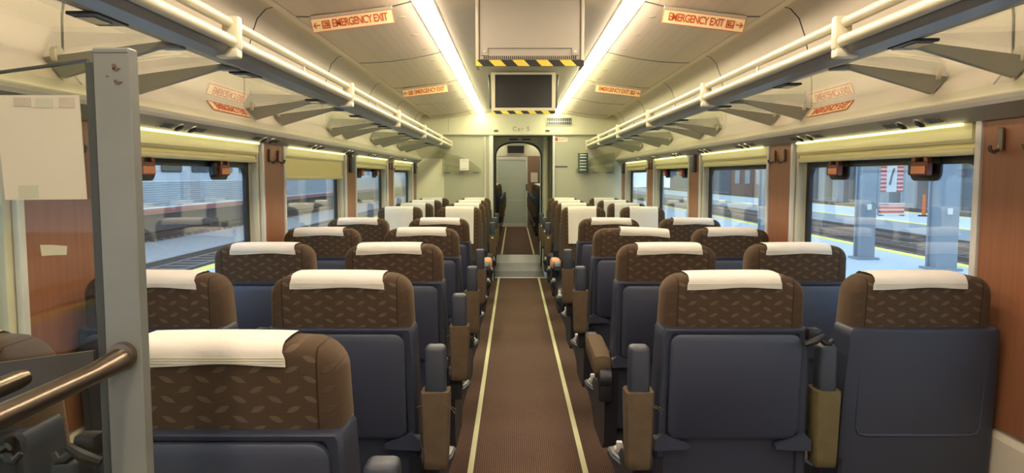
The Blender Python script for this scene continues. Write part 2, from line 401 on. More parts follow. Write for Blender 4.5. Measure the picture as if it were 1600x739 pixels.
for side, s in (('left', -1), ('right', 1)):
    w = MB()
    w.box(s*WX, s*(WX+0.08), Y0-0.3, Y1, 0.0, WZ0)
    w.box(s*WX, s*(WX+0.08), Y0-0.3, Y1, WZ1, 1.70)
    for a, b in PIL:
        w.box(s*WX, s*(WX+0.08), a, min(b, Y1), WZ0, WZ1)
    wall = w.build('wall_' + side, 'wall_cream', smooth=0)
    tag(wall, f'{side} side wall of the coach with wood pillars between windows', 'wall', kind='structure')
    # low convector panel along the floor
    MB().prism([(s*WX, 0.0), (s*(WX-0.02), 0.0), (s*(WX-0.02), 0.685), (s*(WX-0.012), 0.70), (s*WX, 0.705)], 'y', Y0, Y1-0.005).build('kick_panel', 'kick_panel', wall, smooth=0)
    for i, (a, b) in enumerate(PIL[1:]):
        b = min(b, Y1-0.01)
        p = MB().rbox(s*(WX-0.012), s*WX, a+0.03, b-0.03, 0.712, 1.68, 0.003, 1).build('wood_panel', 'wood_veneer', wall)
        for yy in (a, b-0.028):
            MB().rbox(s*(WX-0.022), s*WX, yy, yy+0.028, 0.712, 1.66, 0.004, 1).build('edge_trim', 'alu_white', wall)
        yc = (a+b)/2
        if i in (1, 2, 4):
            for dy in (-0.075, 0.075): hook(p, s, yc+dy, 1.575)
        if i in (3, 5):
            def dev(): return MB().rbox(-0.03, 0.0, -0.06, 0.06, -0.07, 0.07, 0.006, 2).rbox(-0.034, -0.03, -0.045, 0.045, 0.0, 0.055, 0.001, 1)
            part('control_box', 's', dev, 'device_grey', p, (s*(WX-0.012), yc, 1.58), (0, 0, 0 if s > 0 else math.pi))
    # windows
    for i, (a, b) in enumerate(WIN):
        if i == 0: continue
        k = i + (0 if s < 0 else 6)
        emer = i in (2, 4)
        win = thing(f'window_{k}', f'{(["","partly hidden nearest","second","third","fourth","fifth"] if s < 0 else ["","just out of sight","nearest","second","third","fourth"])[i]} coach window along the {side} wall' + (' with two red release handles' if emer else ''), 'window', kind='structure')
        win.name = f'window_{k}'
        xo = s*(WX+0.055)
        # jambs
        jm = MB()
        jm.box(s*(WX+0.001), s*(WX+0.075), a-0.03, a, WZ0, WZ1); jm.box(s*(WX+0.001), s*(WX+0.075), b, b+0.03, WZ0, WZ1)
        jm.box(s*(WX-0.02), s*(WX+0.075), a-0.03, b+0.03, WZ0-0.03, WZ0)
        jm.build('window_frame', 'frame_cream', win, smooth=0)
        # black rubber gasket : ring with rounded corners
        g0, g1 = a+0.045, b-0.045; gz0, gz1 = WZ0+0.03, 1.532
        outer = [(a+0.0, WZ0), (b, WZ0), (b, WZ1-0.03), (a, WZ1-0.03)]
        inn = rrect(g0, g1, gz0, gz1-0.01, 0.055, 5)
        out = rrect(a+0.004, b-0.004, WZ0+0.004, WZ1-0.03, 0.06, 5)
        n = len(inn); vs = [(xo-s*0.012, p[0], p[1]) for p in out] + [(xo-s*0.012, p[0], p[1]) for p in inn] + [(xo+s*0.006, p[0], p[1]) for p in inn]
        fs = [(q, (q+1) % n, n+(q+1) % n, n+q) for q in range(n)] + [(n+q, n+(q+1) % n, 2*n+(q+1) % n, 2*n+q) for q in range(n)]
        gk = MB().add(vs, fs)
        bk = rrect(a-0.001, b+0.001, WZ0-0.001, WZ1, 0.01, 5)
        vs2 = [(xo-s*0.012, p[0], p[1]) for p in bk]
        gk.build('gasket', 'black_rubber', win, smooth=0)
        fr = MB().add([(xo-s*0.011, p[0], p[1]) for p in bk] + [(xo-s*0.011, p[0], p[1]) for p in out], [(q, (q+1) % n, n+(q+1) % n, n+q) for q in range(n)])
        fr.build('gasket_surround', 'frame_cream', win, smooth=0)
        MB().box(xo, xo+s*0.006, g0-0.01, g1+0.01, gz0-0.01, gz1+0.02).build('pane', 'window_glass', win, smooth=0)
        # roller blind
        zb = 1.548 if not (i == 3 and s < 0) else 1.455
        bl = MB().prism([(s*(WX-0.012), 1.655), (s*(WX-0.012), 1.60), (s*(WX-0.004), 1.588), (s*(WX+0.02), 1.588), (s*(WX+0.02), 1.655)], 'y', a-0.0, b).build('blind_cassette', 'blind_rail', win, smooth=0)
        MB().box(s*(WX+0.004), s*(WX+0.008), a+0.004, b-0.004, zb+0.02, 1.60).build('blind_cloth', 'blind_cloth', win, smooth=0)
        MB().rbox(s*(WX-0.004), s*(WX+0.018), a+0.002, b-0.002, zb, zb+0.024, 0.008, 2).build('blind_rail', 'blind_rail', win)
        if emer:
            for yy in (a+0.33, b-0.42):
                release_handle(win, s, yy)
                MB().prism(rrect(yy-0.075, yy+0.13, 1.462, 1.57, 0.035, 4), 'x', xo-s*0.016, xo-s*0.008).build('gasket_lobe', 'black_rubber', win, smooth=0)
    # slim lamps under the fascia washing the blinds
    lt = thing('window_light', f'slim yellowish light strips above the blinds of the {side} wall', 'light')
    for a, b in WIN[1:]:
        MB().rbox(s*(WX-0.031), s*(WX-0.019), a+0.03, b-0.03, 1.6425, 1.6515, 0.003, 1).build('light_tube', 'cove_lamp', lt)

# back wall behind the camera
bw = MB().box(-1.5, 1.5, Y0-0.1, Y0, 0, 2.5).build('wall_back', 'wall_cream', smooth=0)
tag(bw, 'cream bulkhead behind the viewer', 'wall', kind='structure')

# ------------------------------------------------------------------ ceiling
PAN = [(0.585, H+0.875), (0.68, H+0.852), (0.80, H+0.828), (0.95, H+0.808), (1.08, H+0.80), (1.17, H+0.80)]
COVE = [(1.212, H+0.812), (1.235, H+0.838), (1.275, H+0.85), (1.32, H+0.838), (1.365, H+0.79), (1.398, H+0.70), (1.42, H+0.60), (1.438, H+0.48), (1.442, H+0.35), (1.386, H+0.275)]
cm = MB()
cm.box(-0.60, 0.60, Y0, Y1, H+0.93, H+0.97)
for s in (-1, 1):
    pts = [(s*x, z+0.012) for x, z in ([(0.57, H+0.90)] + PAN + COVE[:-1])]
    cm.prism(strip(pts, 0.03*s) if True else pts, 'y', Y0, Y1)
ceil = cm.build('ceiling', 'dark_seam', smooth=0)
tag(ceil, 'vaulted cream ceiling of the coach made of perforated panels', 'ceiling', kind='structure')
yl = [Y0] + [y for y in SEAMS if y > Y0] + [Y1]
for s in (-1, 1):
    for a, b in zip(yl[:-1], yl[1:]):
        P = [(s*x, z) for x, z in PAN]
        MB().prism(strip(P, 0.011*s), 'y', a+0.006, b-0.006).build('ceiling_panel', 'ceiling_panel', ceil, smooth=60)
        # light rolled edge at each joint
        MB().prism(strip([(x, z-0.003) for x, z in P], 0.006*s), 'y', a+0.006, a+0.020).build('panel_edge', 'frame_cream', ceil, smooth=60)
        Q = [(s*x, z) for x, z in COVE]
        MB().prism(strip(Q, 0.011*s), 'y', a+0.006, b-0.006).build('cove_panel', 'cove_paint', ceil, smooth=60)
        if b < Y1:
            MB().prism(strip([(x, z-0.0015) for x, z in P], 0.008*s), 'y', b-0.007, b+0.005).build('panel_gap_shade', 'black_rubber', ceil, smooth=60)  # black strip stands in for the shade in the open panel gap
            MB().prism(strip([(x-s*0.0015, z) for x, z in Q[:-1]], 0.008*s), 'y', b-0.0055, b+0.0055).build('cove_gap_shade', 'black_rubber', ceil, smooth=60)  # shade of the cove gap, built as a black strip
        for q in range(3):
            part('panel_catch', 's', lambda: MB().rbox(-0.022, 0.022, -0.008, 0.008, -0.004, 0.002, 0.002, 1), 'frame_cream', ceil, (s*0.675, a+(b-a)*(q+0.5)/3, H+0.852))
    MB().prism([(s*1.168, H+0.797), (s*1.214, H+0.799), (s*1.214, H+0.815), (s*1.168, H+0.812)], 'y', Y0, Y1).build('ceiling_rib', 'cove_paint', ceil, smooth=0)
MB().prism([(-0.465, H+0.872), (-0.30, H+0.893), (0, H+0.90), (0.30, H+0.893), (0.465, H+0.872), (0.465, H+0.93), (-0.465, H+0.93)], 'y', Y0, Y1).build('centre_panel', 'centre_shaded', ceil, smooth=60)
for s, side in ((-1, 'left'), (1, 'right')):
    t = thing('ceiling_light', f'long glowing ceiling light strip on the {side} of the aisle', 'light', (s*0.525, 0, H+0.874), group='ceiling light strips')
    for a, b in zip(yl[:-1], yl[1:-1]+[Y1-0.10]):
        MB().prism([(-s*0.050, -0.004), (-s*0.036, -0.030), (s*0.006, -0.034), (s*0.040, -0.020), (s*0.050, 0.0), (s*0.050, 0.02), (-s*0.050, 0.02)], 'y', a+0.006, b-0.006).build('diffuser', 'lamp_diffuser' if a < 5 else 'lamp_diffuser_far', t, smooth=0)
        MB().box(-0.050, 0.050, b-0.006, b+0.006, -0.006, 0.02).build('joint', 'frame_cream', t, smooth=0)
    MB().box(s*0.051, s*0.058, Y0, Y1-0.03, -0.006, 0.03).build('light_trim', 'alu_white', t, smooth=0)
    MB().prism([(-s*0.051, -0.008), (-s*0.060, -0.004), (-s*0.060, 0.03), (-s*0.051, 0.03)], 'y', Y0, Y1-0.03).build('light_trim', 'centre_shaded', t, smooth=0)

# ------------------------------------------------------------------ luggage racks
RY1 = 10.295
PAIRS = [0.78, 2.40, 4.02, 5.64, 7.26, 8.88]
for s, side in ((-1, 'left'), (1, 'right')):
    rk = thing('luggage_rack', f'overhead luggage rack with glass shelves along the {side} wall', 'luggage rack', (0, 0, 0), group='overhead luggage racks')
    X = lambda x: s*x
    # front beam
    MB().prism([(X(0.943), H+0.396), (X(0.958), H+0.375), (X(1.000), H+0.367), (X(1.076), H+0.385), (X(1.078), H+0.400), (X(1.0), H+0.417), (X(0.950), H+0.413)], 'y', Y0, RY1).build('front_beam', 'rack_grey', rk, smooth=20)
    MB().tube([(X(0.939), Y0, H+0.413), (X(0.939), RY1+0.01, H+0.413)], 0.018, 12).build('front_rail', 'rack_tube', rk)
    MB().tube([(X(0.948), Y0, H+0.471), (X(0.948), RY1+0.01, H+0.471)], 0.016, 12).build('upper_rail', 'rack_tube', rk)
    MB().rbox(X(0.920), X(1.078), RY1+0.002, RY1+0.016, H+0.367, H+0.491, 0.004, 1).build('end_cap', 'rack_tube', rk)
    for yc in PAIRS[:] :
        y = yc - 0.07
        def clamp():
            m = MB(); m.rbox(X(0.915), X(0.970), -0.017, 0.017, H+0.388, H+0.491, 0.008, 2); m.rbox(X(0.919), X(0.990), -0.021, 0.021, H+0.364, H+0.393, 0.006, 2); return m
        part('rail_clamp', s, clamp, 'rack_tube', rk, (0, y, 0))
        MB().tube([(X(0.944), y+0.80, H+0.426), (X(0.947), y+0.80, H+0.458)], 0.005, 6).build('rail_stud', 'rack_tube', rk)
    # glass shelf panes between bracket pairs, brackets
    ed = [Y0] + PAIRS + [RY1]
    for a, b in zip(ed[:-1], ed[1:]):
        MB().prism([(X(1.066), H+0.393), (X(1.435), H+0.345), (X(1.435), H+0.353), (X(1.066), H+0.401)], 'y', a+0.012, b-0.012).build('glass_shelf', 'shelf_glass', rk, smooth=0)
    for yc in PAIRS[:]:
        for y in (yc-0.215, yc+0.215):
            if y > RY1: continue
            def fin():
                m = MB(); m.prism([(X(1.05), H+0.374), (X(1.11), H+0.366), (X(1.384), H+0.285), (X(1.436), H+0.343), (X(1.066), H+0.391)], 'y', -0.012, 0.012); return m
            f = part('bracket', s, fin, 'rack_fin', rk, (0, y, 0), smooth=0)
            part('bracket_cap', s, lambda: MB().rbox(X(1.03), X(1.095), -0.02, 0.02, H+0.366, H+0.382, 0.005, 2), 'rack_grey', f)
            part('shelf_stop', s, lambda: MB().cyl((X(1.40), 0, H+0.352), 'x', 0.024, 0.016, 14), 'rack_tube', f)
    # fascia above windows carrying reading lights
    MB().prism([(X(1.384), H+0.272), (X(1.34), H+0.236), (X(1.328), H+0.222), (X(1.33), H+0.210), (X(1.345), H+0.203), (X(1.385), H+0.178), (X(1.392), H+0.172), (X(1.45), H+0.172), (X(1.45), H+0.285), (X(1.395), H+0.285)], 'y', Y0, RY1).build('fascia', 'fascia_paint', rk, smooth=25)
    MB().prism([(X(1.383), H+0.276), (X(1.336), H+0.238), (X(1.339), H+0.233), (X(1.388), H+0.270)], 'y', Y0, RY1+0.003).build('fascia_lip', 'rack_tube', rk, smooth=0)
    nrm = Vector((-s*0.025, 0, -0.04)).normalized()
    ang = math.atan2(0.025, 0.04)
    for k in range(8):
        y = (2.93 if s < 0 else 2.70) + (k-1)*PITCH
        rl = part('reading_light', 'base', lambda: MB().rbox(-0.021, 0.021, -0.20, 0.20, -0.0015, 0.001, 0.0004, 1), 'fascia_paint', rk,
                  (X(1.366), y, H+0.1895), (0, s*math.radians(32), 0))
        for dy in (-0.06, 0.06):
            part('lamp_ring', 'r', lambda: MB().cyl((0, 0, -0.004), 'z', 0.025, 0.006, 18), 'light_ring', rl, (0, dy, 0))
            part('lamp_ball', 'r', lambda: MB().cyl((0, 0, -0.009), 'z', 0.016, 0.006, 14, 0.021).cyl((0.006, 0.0, -0.010), 'z', 0.006, 0.006, 8), 'black_plastic', rl, (0.002, dy, 0))
        for dy in (-0.17, -0.125, 0.125, 0.17):
            part('switch', 'r', lambda: MB().rbox(-0.013, 0.013, -0.019, 0.019, -0.004, 0.0, 0.0015, 1), 'icon_grey', rl, (0.0, dy, 0))
        # small louvre plate under the beam
        y2 = (2.76 if s < 0 else 3.10) + (k-1)*PITCH
        lv = part('beam_vent', s, lambda: MB().rbox(X(1.02), X(1.095), -0.07, 0.07, H+0.362, H+0.370, 0.002, 1), 'black_plastic', rk, (0, y2, 0.006))
        part('vent_lens', s, lambda: MB().rbox(X(1.04), X(1.087), -0.05, 0.03, H+0.359, H+0.363, 0.001, 1), 'clear_dark', lv)

# ------------------------------------------------------------------ end bulkhead
DX0, DX1, DZ = -0.345, 0.455, 2.045
eb = MB()
eb.box(-1.46, DX0, Y1, Y1+0.06, 0, DZ); eb.box(DX1, 1.46, Y1, Y1+0.06, 0, DZ)
wend = eb.build('wall_end', 'end_wall_paint', smooth=0)
tag(wend, 'pale grey end bulkhead around the gangway doorway', 'wall', kind='structure')
MB().box(-1.44, 1.44, Y1-0.03, Y1+0.06, DZ, H+0.93).build('header_panel', 'end_header_paint', wend, smooth=0)
MB().box(-1.44, 1.44, Y1-0.034, Y1-0.03, DZ, DZ+0.012).build('header_edge', 'fascia_paint', wend, smooth=0)
MB().box(-0.985, -0.98, Y1-0.0315, Y1-0.03, DZ+0.05, DZ+0.24).build('header_joint', 'fascia_paint', wend, smooth=0)
# doorway linings
MB().box(DX0-0.012, DX0, Y1-0.012, Y1+0.07, 0, DZ).build('door_seal', 'black_rubber', wend, smooth=0)
MB().box(DX1-0.0, DX1+0.014, Y1-0.012, Y1+0.07, 0, DZ).build('door_seal', 'black_rubber', wend, smooth=0)
MB().rbox(DX0-0.075, DX0-0.013, Y1-0.03, Y1+0.0, 0, DZ, 0.006, 1).build('door_post', 'alu_white', wend)
MB().rbox(DX1+0.015, DX1+0.05, Y1-0.03, Y1+0.0, 0, DZ, 0.006, 1).build('door_post', 'alu_white', wend)
MB().cyl((DX0-0.13, Y1-0.02, 1.02), 'z', 0.014, 2.0, 10).build('grab_pole', 'rack_tube', wend)
# angled closet face at the left corner
MB().prism([(-1.46, 10.12), (-1.395, 10.12), (-1.05, Y1-0.002), (-1.05, Y1), (-1.46, Y1)], 'z', 0, 1.72).build('corner_panel', 'end_header_paint', wend, smooth=0)

# gangway vestibule with arched opening
GY = 11.55
vb = MB()
vb.box(-0.62, -0.58, Y1+0.06, GY, 0, 2.1); vb.box(0.60, 0.64, Y1+0.06, GY, 0, 2.1)
vb.box(-0.62, 0.64, Y1+0.06, GY, 2.08, 2.12)
vest = vb.build('wall_vestibule', 'end_wall_paint', smooth=0)
tag(vest, 'grey gangway vestibule with arched opening to the next coach', 'wall', kind='structure')
AW, ATOP, ASPR = 0.36, 2.005, 1.74
def arch(inset=0.0, n=18, bottom=0.0):
    pts = [(-(AW-inset), bottom)]
    for k in range(n+1):
        a = math.pi - math.pi*k/n
        ca, sa = math.cos(a), math.sin(a)
        e = 0.75
        pts.append((math.copysign(abs(ca)**e, ca)*(AW-inset), ASPR + (ATOP-ASPR-inset)*abs(sa)**e))
    pts.append((AW-inset, bottom)); return pts
ar = arch(); n = len(ar)
outer = [(-0.60, 0.0)] + [(max(-0.6, min(0.62, p[0]*1.9)), 2.1 if 0.05 < k/(n-1) < 0.95 else p[1]) for k, p in enumerate(ar[1:-1], 1)] + [(0.62, 0.0)]
aw = MB()
for yy in (GY,):
    vs = [(p[0], yy, p[1]) for p in ar] + [(p[0], yy, p[1]) for p in outer]
    aw.add(vs, [(k, k+1, n+k+1, n+k) for k in range(n-1)])
vs = [(p[0], GY, p[1]) for p in ar] + [(p[0], GY+0.08, p[1]) for p in ar]
aw.add(vs, [(k, k+1, n+k+1, n+k) for k in range(n-1)])
aw.build('arch_wall', 'end_wall_paint', vest, smooth=40)
ga, gb = arch(-0.006), arch(0.012)
gk = MB(); vs = [(p[0], GY-0.015, p[1]) for p in ga] + [(p[0], GY-0.015, p[1]) for p in gb] + [(p[0], GY+0.06, p[1]) for p in gb]
gk.add(vs, [(k, k+1, n+k+1, n+k) for k in range(n-1)] + [(n+k, n+k+1, 2*n+k+1, 2*n+k) for k in range(n-1)])
gk.build('arch_seal', 'black_rubber', vest, smooth=0)
MB().cyl((0.415, GY-0.10, 1.04), 'z', 0.045, 2.08, 20).build('vestibule_column', 'end_header_paint', vest)
for x0 in (-0.14, 0.06):
    MB().box(x0, x0+0.13, GY-0.006, GY-0.001, 2.03, 2.062).build('notice_strip', 'icon_grey', vest, smooth=0)
vl = MB().rbox(-0.25, 0.35, Y1+0.065, Y1+0.15, 2.066, 2.08, 0.004, 1).build('vestibule_fill', 'vestibule_fill_glow', smooth=0)  # added glowing slab hidden behind the header to brighten the vestibule
tag(vl, 'added hidden fill light inside the gangway vestibule', 'light')
# bellows tunnel
tn = MB(); tb = arch(-0.035, bottom=-0.05); n2 = len(tb)
tn.add([(p[0], GY+0.08, p[1]) for p in tb] + [(p[0], 12.89, p[1]) for p in tb], [(k, k+1, n2+k+1, n2+k) for k in range(n2-1)])
tun = tn.build('gangway_bellows', 'black_rubber', smooth=40); tag(tun, 'black rubber bellows tunnel joining the two coaches', 'gangway')

# ------------------------------------------------------------------ next coach beyond the doorway
FZ = 0.10
f2 = MB().box(-1.4, 1.4, 12.94, 22.0, FZ-0.06, FZ).build('floor_next_coach', 'carpet_brown', smooth=0)
tag(f2, 'brown carpet floor of the next coach beyond the ramp', 'floor', kind='structure')
for sx in (-1, 1):
    MB().box(sx*0.27, sx*0.30, 12.98, 19.9, FZ, FZ+0.003).build('glow_strip', 'strip_glow', f2, smooth=0)
w2 = MB()
w2.box(-1.44, -1.4, 12.9, 22.0, 0, 2.5); w2.box(1.4, 1.44, 12.9, 22.0, 0, 2.5)
w2.box(-1.44, -0.385, 12.9, 12.94, 0, 2.5); w2.box(0.385, 1.44, 12.9, 12.94, 0, 2.5); w2.box(-0.4, 0.4, 12.9, 12.94, 2.03, 2.5)
w2o = w2.build('wall_next_coach', 'end_header_paint', smooth=0); tag(w2o, 'cream side walls of the next coach', 'wall', kind='structure')
c2 = MB().box(-1.44, 1.44, 12.9, 22.0, 2.42, 2.46).build('ceiling_next_coach', 'ceiling_paint', smooth=0)
tag(c2, 'cream ceiling of the next coach', 'ceiling', kind='structure')
for s, side in ((-1, 'left'), (1, 'right')):
    l2 = MB().rbox(s*0.46, s*0.57, 13.1, 21.8, 2.40, 2.418, 0.004, 1).build('ceiling_light', 'next_coach_lamp', smooth=0)
    tag(l2, f'ceiling light strip on the {side} inside the next coach', 'light', 'ceiling light strips')
PY = 20.2
p2 = MB(); p2.box(-1.4, 1.4, PY, PY+0.05, 2.02, 2.42); p2.box(-1.4, -0.50, PY, PY+0.05, FZ, 2.02); p2.box(0.75, 1.4, PY, PY+0.05, FZ, 2.02)
pw = p2.build('wall_partition', 'end_header_paint', smooth=0); tag(pw, 'white partition wall with doorway at the far end of the next coach', 'wall', kind='structure')
sw = MB().box(-1.4, 1.4, 21.6, 21.65, 0, 2.5).build('wall_far_end', 'salmon_wall', smooth=0); tag(sw, 'salmon coloured wall behind the far sliding door', 'wall', kind='structure')
MB().box(0.42, 0.62, 21.585, 21.6, 1.3, 1.58).build('notice', 'sign_white', sw, smooth=0)
d2 = thing('sliding_door', 'half open sliding door with frosted glass at the far coach end', 'door', (-0.07, PY-0.05, FZ))
fw = MB(); fw.box(-0.47, -0.43, -0.02, 0.02, 0, 1.90); fw.box(0.32, 0.37, -0.02, 0.02, 0, 1.90); fw.box(-0.43, 0.32, -0.02, 0.02, 0, 0.10); fw.box(-0.43, 0.32, -0.02, 0.02, 1.82, 1.90)
fw.build('door_frame', 'alu_white', d2, smooth=0)
MB().box(-0.43, 0.32, -0.004, 0.004, 0.10, 1.82).build('pane', 'door_glass', d2, smooth=0)
for z in (0.72, 1.34): MB().box(-0.43, 0.32, -0.008, -0.004, z, z+0.012).build('glass_band', 'frame_cream', d2, smooth=0)
MB().rbox(0.33, 0.36, -0.05, -0.02, 0.98, 1.16, 0.005, 1).build('handle', 'black_plastic', d2)
tv2 = thing('monitor', 'small dark screen on the header of the next coach', 'monitor', (-0.02, PY-0.06, 2.06))
MB().rbox(-0.26, 0.26, 0, 0.05, 0.0, 0.26, 0.005, 1).build('housing', 'monitor_frame', tv2)
MB().box(-0.225, 0.225, -0.003, 0.0, 0.03, 0.235).build('screen', 'screen_black', tv2, smooth=0)

# ------------------------------------------------------------------ train seats (local: faces +y, origin on the floor under the back plane)
SH = 0.085                                   # recline shear
def sheared(m, dz=0.0):
    m.v = [(x, y + (1.206 - z)*SH, z + dz) for x, y, z in m.v]; return m
def outline_back():
    w = 0.215; pts = []
    for z in (0.44, 0.70, 0.98): pts.append((w, z))
    pts.append((0.211, 1.08))
    cx, cz, r = 0.145, 1.142, 0.064
    for k in range(7):
        a = math.radians(8 + 82*k/6); pts.append((cx + r*math.cos(a), cz + r*math.sin(a)*0.95))
    pts.append((0.07, 1.206)); 
    return pts + [(-x, z) for x, z in pts[::-1]]
def ring(pts, y, inset):
    out = []
    for x, z in pts:
        sx = 1 if x > 0 else -1
        zz = z - inset*max(0, (z-0.9)/0.306) if z > 0.9 else z
        out.append((sx*(abs(x) - inset*min(1, abs(x)/0.12)), y, zz))
    return out
def m_back():
    o = outline_back()
    return sheared(MB().loft([ring(o, y, i) for y, i in ((0.0, 0.040), (0.0, 0.022), (0.005, 0.008), (0.018, 0.0), (0.105, 0.0), (0.122, 0.007), (0.130, 0.022), (0.130, 0.045), (0.122, 0.06))]), -0.022)
def m_shell():
    o = []
    for x, z in ((0.237, 0.36), (0.235, 0.55), (0.229, 0.80), (0.222, 0.99), (0.221, 1.018), (0.215, 1.027)): o.append((x, z))
    o = o + [(-x, z) for x, z in o[::-1]]
    def rg(y, i): return [((1 if x > 0 else -1)*(abs(x)-i), y, z - (i*0.5 if z > 0.9 else 0)) for x, z in o]
    return sheared(MB().loft([rg(-0.014, 0.022), (rg(-0.022, 0.030)), rg(-0.026, 0.010), rg(-0.020, 0.002), rg(0.0, 0.0), rg(0.085, 0.0)]))
def m_shell_plain():
    o = []
    for x, z in ((0.2365, 0.30), (0.2365, 0.55), (0.234, 0.80), (0.226, 1.00), (0.224, 1.022), (0.218, 1.028)): o.append((x, z))
    o = o + [(-x, z) for x, z in o[::-1]]
    def rg(y, i): return [((1 if x > 0 else -1)*(abs(x)-i), y, z - (i*0.3 if z > 0.9 else 0)) for x, z in o]
    return sheared(MB().loft([rg(-0.030, 0.050), rg(-0.030, 0.016), rg(-0.024, 0.004), rg(0.0, 0.0), rg(0.085, 0.0)]))
def m_tray(a=0.196):
    pts = rrect(-a, a, 0.685, 1.010, 0.032, 5)
    cx, cz = 0, 0.85
    def rg(y, k): return [(cx+(x-cx)*(1-k/abs(a)), y, cz+(z-cz)*(1-k/0.16)) for x, z in pts]
    return sheared(MB().loft([rg(-0.020, 0.0), rg(-0.034, 0.0), rg(-0.038, 0.005)]))
def m_cover(long_front=True):
    w0 = 0.137; prof = [(-0.0045, 1.168), (-0.0045, 1.18), (-0.0035, 1.193), (0.004, 1.205), (0.02, 1.2115), (0.06, 1.213), (0.105, 1.2115), (0.125, 1.203), (0.1335, 1.187), (0.1345, 1.14), (0.1345, 1.05), (0.1355, 0.95), (0.1365, 0.865)]
    nx = 12; grid = []
    for j, (y, z) in enumerate(prof):
        t = j/(len(prof)-1); row = []
        w = w0 + (0.004 if j < 2 else 0) - 0.004*t
        for i in range(nx+1):
            u = -1 + 2*i/nx
            row.append((u*w, y + (0.0012*math.sin(u*7+j) if j in (0, 1) or j > 8 else 0), z + (0.003*math.sin(u*3+1) if j == 0 else 0) - (0.002*abs(u)**3 if 2 < j < 8 else 0)))
        grid.append(row)
    m = MB(); vs = [p for r in grid for p in r]; W = nx+1
    fs = [(j*W+i, j*W+i+1, (j+1)*W+i+1, (j+1)*W+i) for j in range(len(prof)-1) for i in range(nx)]
    m.add(vs, fs)
    return sheared(m, -0.022)
def m_stitch():
    m = MB()
    for z in (1.173, 1.178, 1.183): m.tube([(-0.138, -0.0052, z), (0, -0.0058, z), (0.138, -0.0052, z)], 0.0009, 5)
    return sheared(m, -0.022)
def m_cushion():
    return MB().rbox(-0.225, 0.225, 0.13, 0.62, 0.37, 0.475, 0.035, 3)
def m_base(a, aisle):
    m = MB()
    m.prism([(0.08, 0.36), (0.06, 0.30), (0.12, 0.24), (0.50, 0.22), (0.60, 0.34), (0.60, 0.37), (0.08, 0.375)], 'x', -0.23, 0.23)
    m.prism([(0.02, 0.62), (0.05, 0.30), (0.12, 0.25), (0.48, 0.235), (0.58, 0.33), (0.60, 0.40), (0.50, 0.47), (0.20, 0.52), (0.13, 0.64)], 'x', a*0.205, a*(0.262 if aisle else 0.232))
    m.box(-0.235, 0.235, 0.09, 0.20, 0.45, 0.68)
    return m
def m_foot():
    m = MB(); m.prism([(0.22, 0.0), (0.46, 0.0), (0.40, 0.23), (0.26, 0.23)], 'x', -0.05, 0.05); m.rbox(-0.09, 0.09, 0.16, 0.52, 0.0, 0.03, 0.008, 1); return m
def m_cap(a): return MB().rbox(-0.031, 0.031, -0.026, 0.034, 0.80, 0.975, 0.014, 3)
def m_sleeve(a):
    r = []
    for z, w, d in ((0.60, 0.032, 0.028), (0.605, 0.036, 0.033), (0.63, 0.037, 0.036), (0.75, 0.041, 0.038), (0.822, 0.043, 0.040), (0.838, 0.042, 0.039), (0.838, 0.034, 0.03)):
        r.append([(w*sgx*fx, d*sgy*fy + 0.004, z + random.uniform(-0.002, 0.002)) for sgx, sgy, fx, fy in ((1, 1, 1, .8), (1, 1, .85, 1), (0, 1, 0, 1.05), (-1, 1, .85, 1), (-1, 1, 1, .8), (-1, -1, 1, .8), (-1, -1, .85, 1), (0, -1, 0, 1.05), (1, -1, .85, 1), (1, -1, 1, .8))])
    return MB().loft(r)
def m_pivot(): return MB().cyl((0, 0.02, 0.60), 'x', 0.042, 0.05, 20).rbox(-0.03, 0.03, -0.01, 0.06, 0.50, 0.62, 0.01, 2)
def m_armdown():
    return MB().loft([[(w*cx, y, z + h*cz) for cx, cz in ((1, .6), (.8, 1), (0, 1.12), (-.8, 1), (-1, .6), (-1, -.6), (-.8, -1), (.8, -1), (1, -.6))] for y, z, w, h in ((0.02, 0.640, 0.03, 0.025), (0.03, 0.648, 0.040, 0.042), (0.10, 0.655, 0.043, 0.046), (0.34, 0.668, 0.043, 0.042), (0.41, 0.672, 0.040, 0.036), (0.43, 0.670, 0.028, 0.02))])
def m_armfront():
    return MB().loft([[(w*cx, y, z + h*cz) for cx, cz in ((1, .6), (.7, 1), (-.7, 1), (-1, .6), (-1, -.6), (-.7, -1), (.7, -1), (1, -.6))] for y, z, w, h in ((0.40, 0.672, 0.030, 0.03), (0.53, 0.668, 0.030, 0.028), (0.555, 0.655, 0.026, 0.02))])
def m_latch(a, off=0.0):
    m = MB(); m.rbox(a*0.205, a*0.245, -0.05, -0.01, 0.992, 1.030, 0.008, 2)
    m.tube([(a*0.195, -0.052, 0.985), (a*0.225, -0.056, 0.998), (a*0.25, -0.05, 1.012)], [0.009, 0.012, 0.008], 8)
    m.tube([(a*0.235, -0.05, 1.005), (a*0.254, -0.058, 0.990), (a*0.266, -0.06, 0.990), (a*0.274, -0.055, 1.002)], [0.008, 0.008, 0.008, 0.005], 8)
    m.v = [(x - a*off, y, z) for x, y, z in m.v]
    return sheared(m)
def m_bumper(a):
    m = MB(); m.prism([(a*0.236, 0.685), (a*0.215, 0.705), (a*0.195, 0.695), (a*0.13, 0.668), (a*0.13, 0.655), (a*0.236, 0.650)], 'y', -0.050, -0.01); return sheared(m)
def m_lever_box(a):
    # seen from behind: a tapering wedge on the aisle side
    x0, x1 = a*0.225, a*0.292
    rings = []
    for y, zb, k in ((0.50, 0.22, 0.55), (0.58, 0.25, 0.9), (0.66, 0.30, 1.0), (0.69, 0.36, 0.9)):
        xb = x0 + (x1-x0)*0.35*k
        xt = x0 + (x1-x0)*k
        rings.append([(x0, y, 0.415), (xt, y, 0.405), (xt, y, 0.385), (xb, y, zb), (x0, y, zb)])
    return MB().loft(rings)
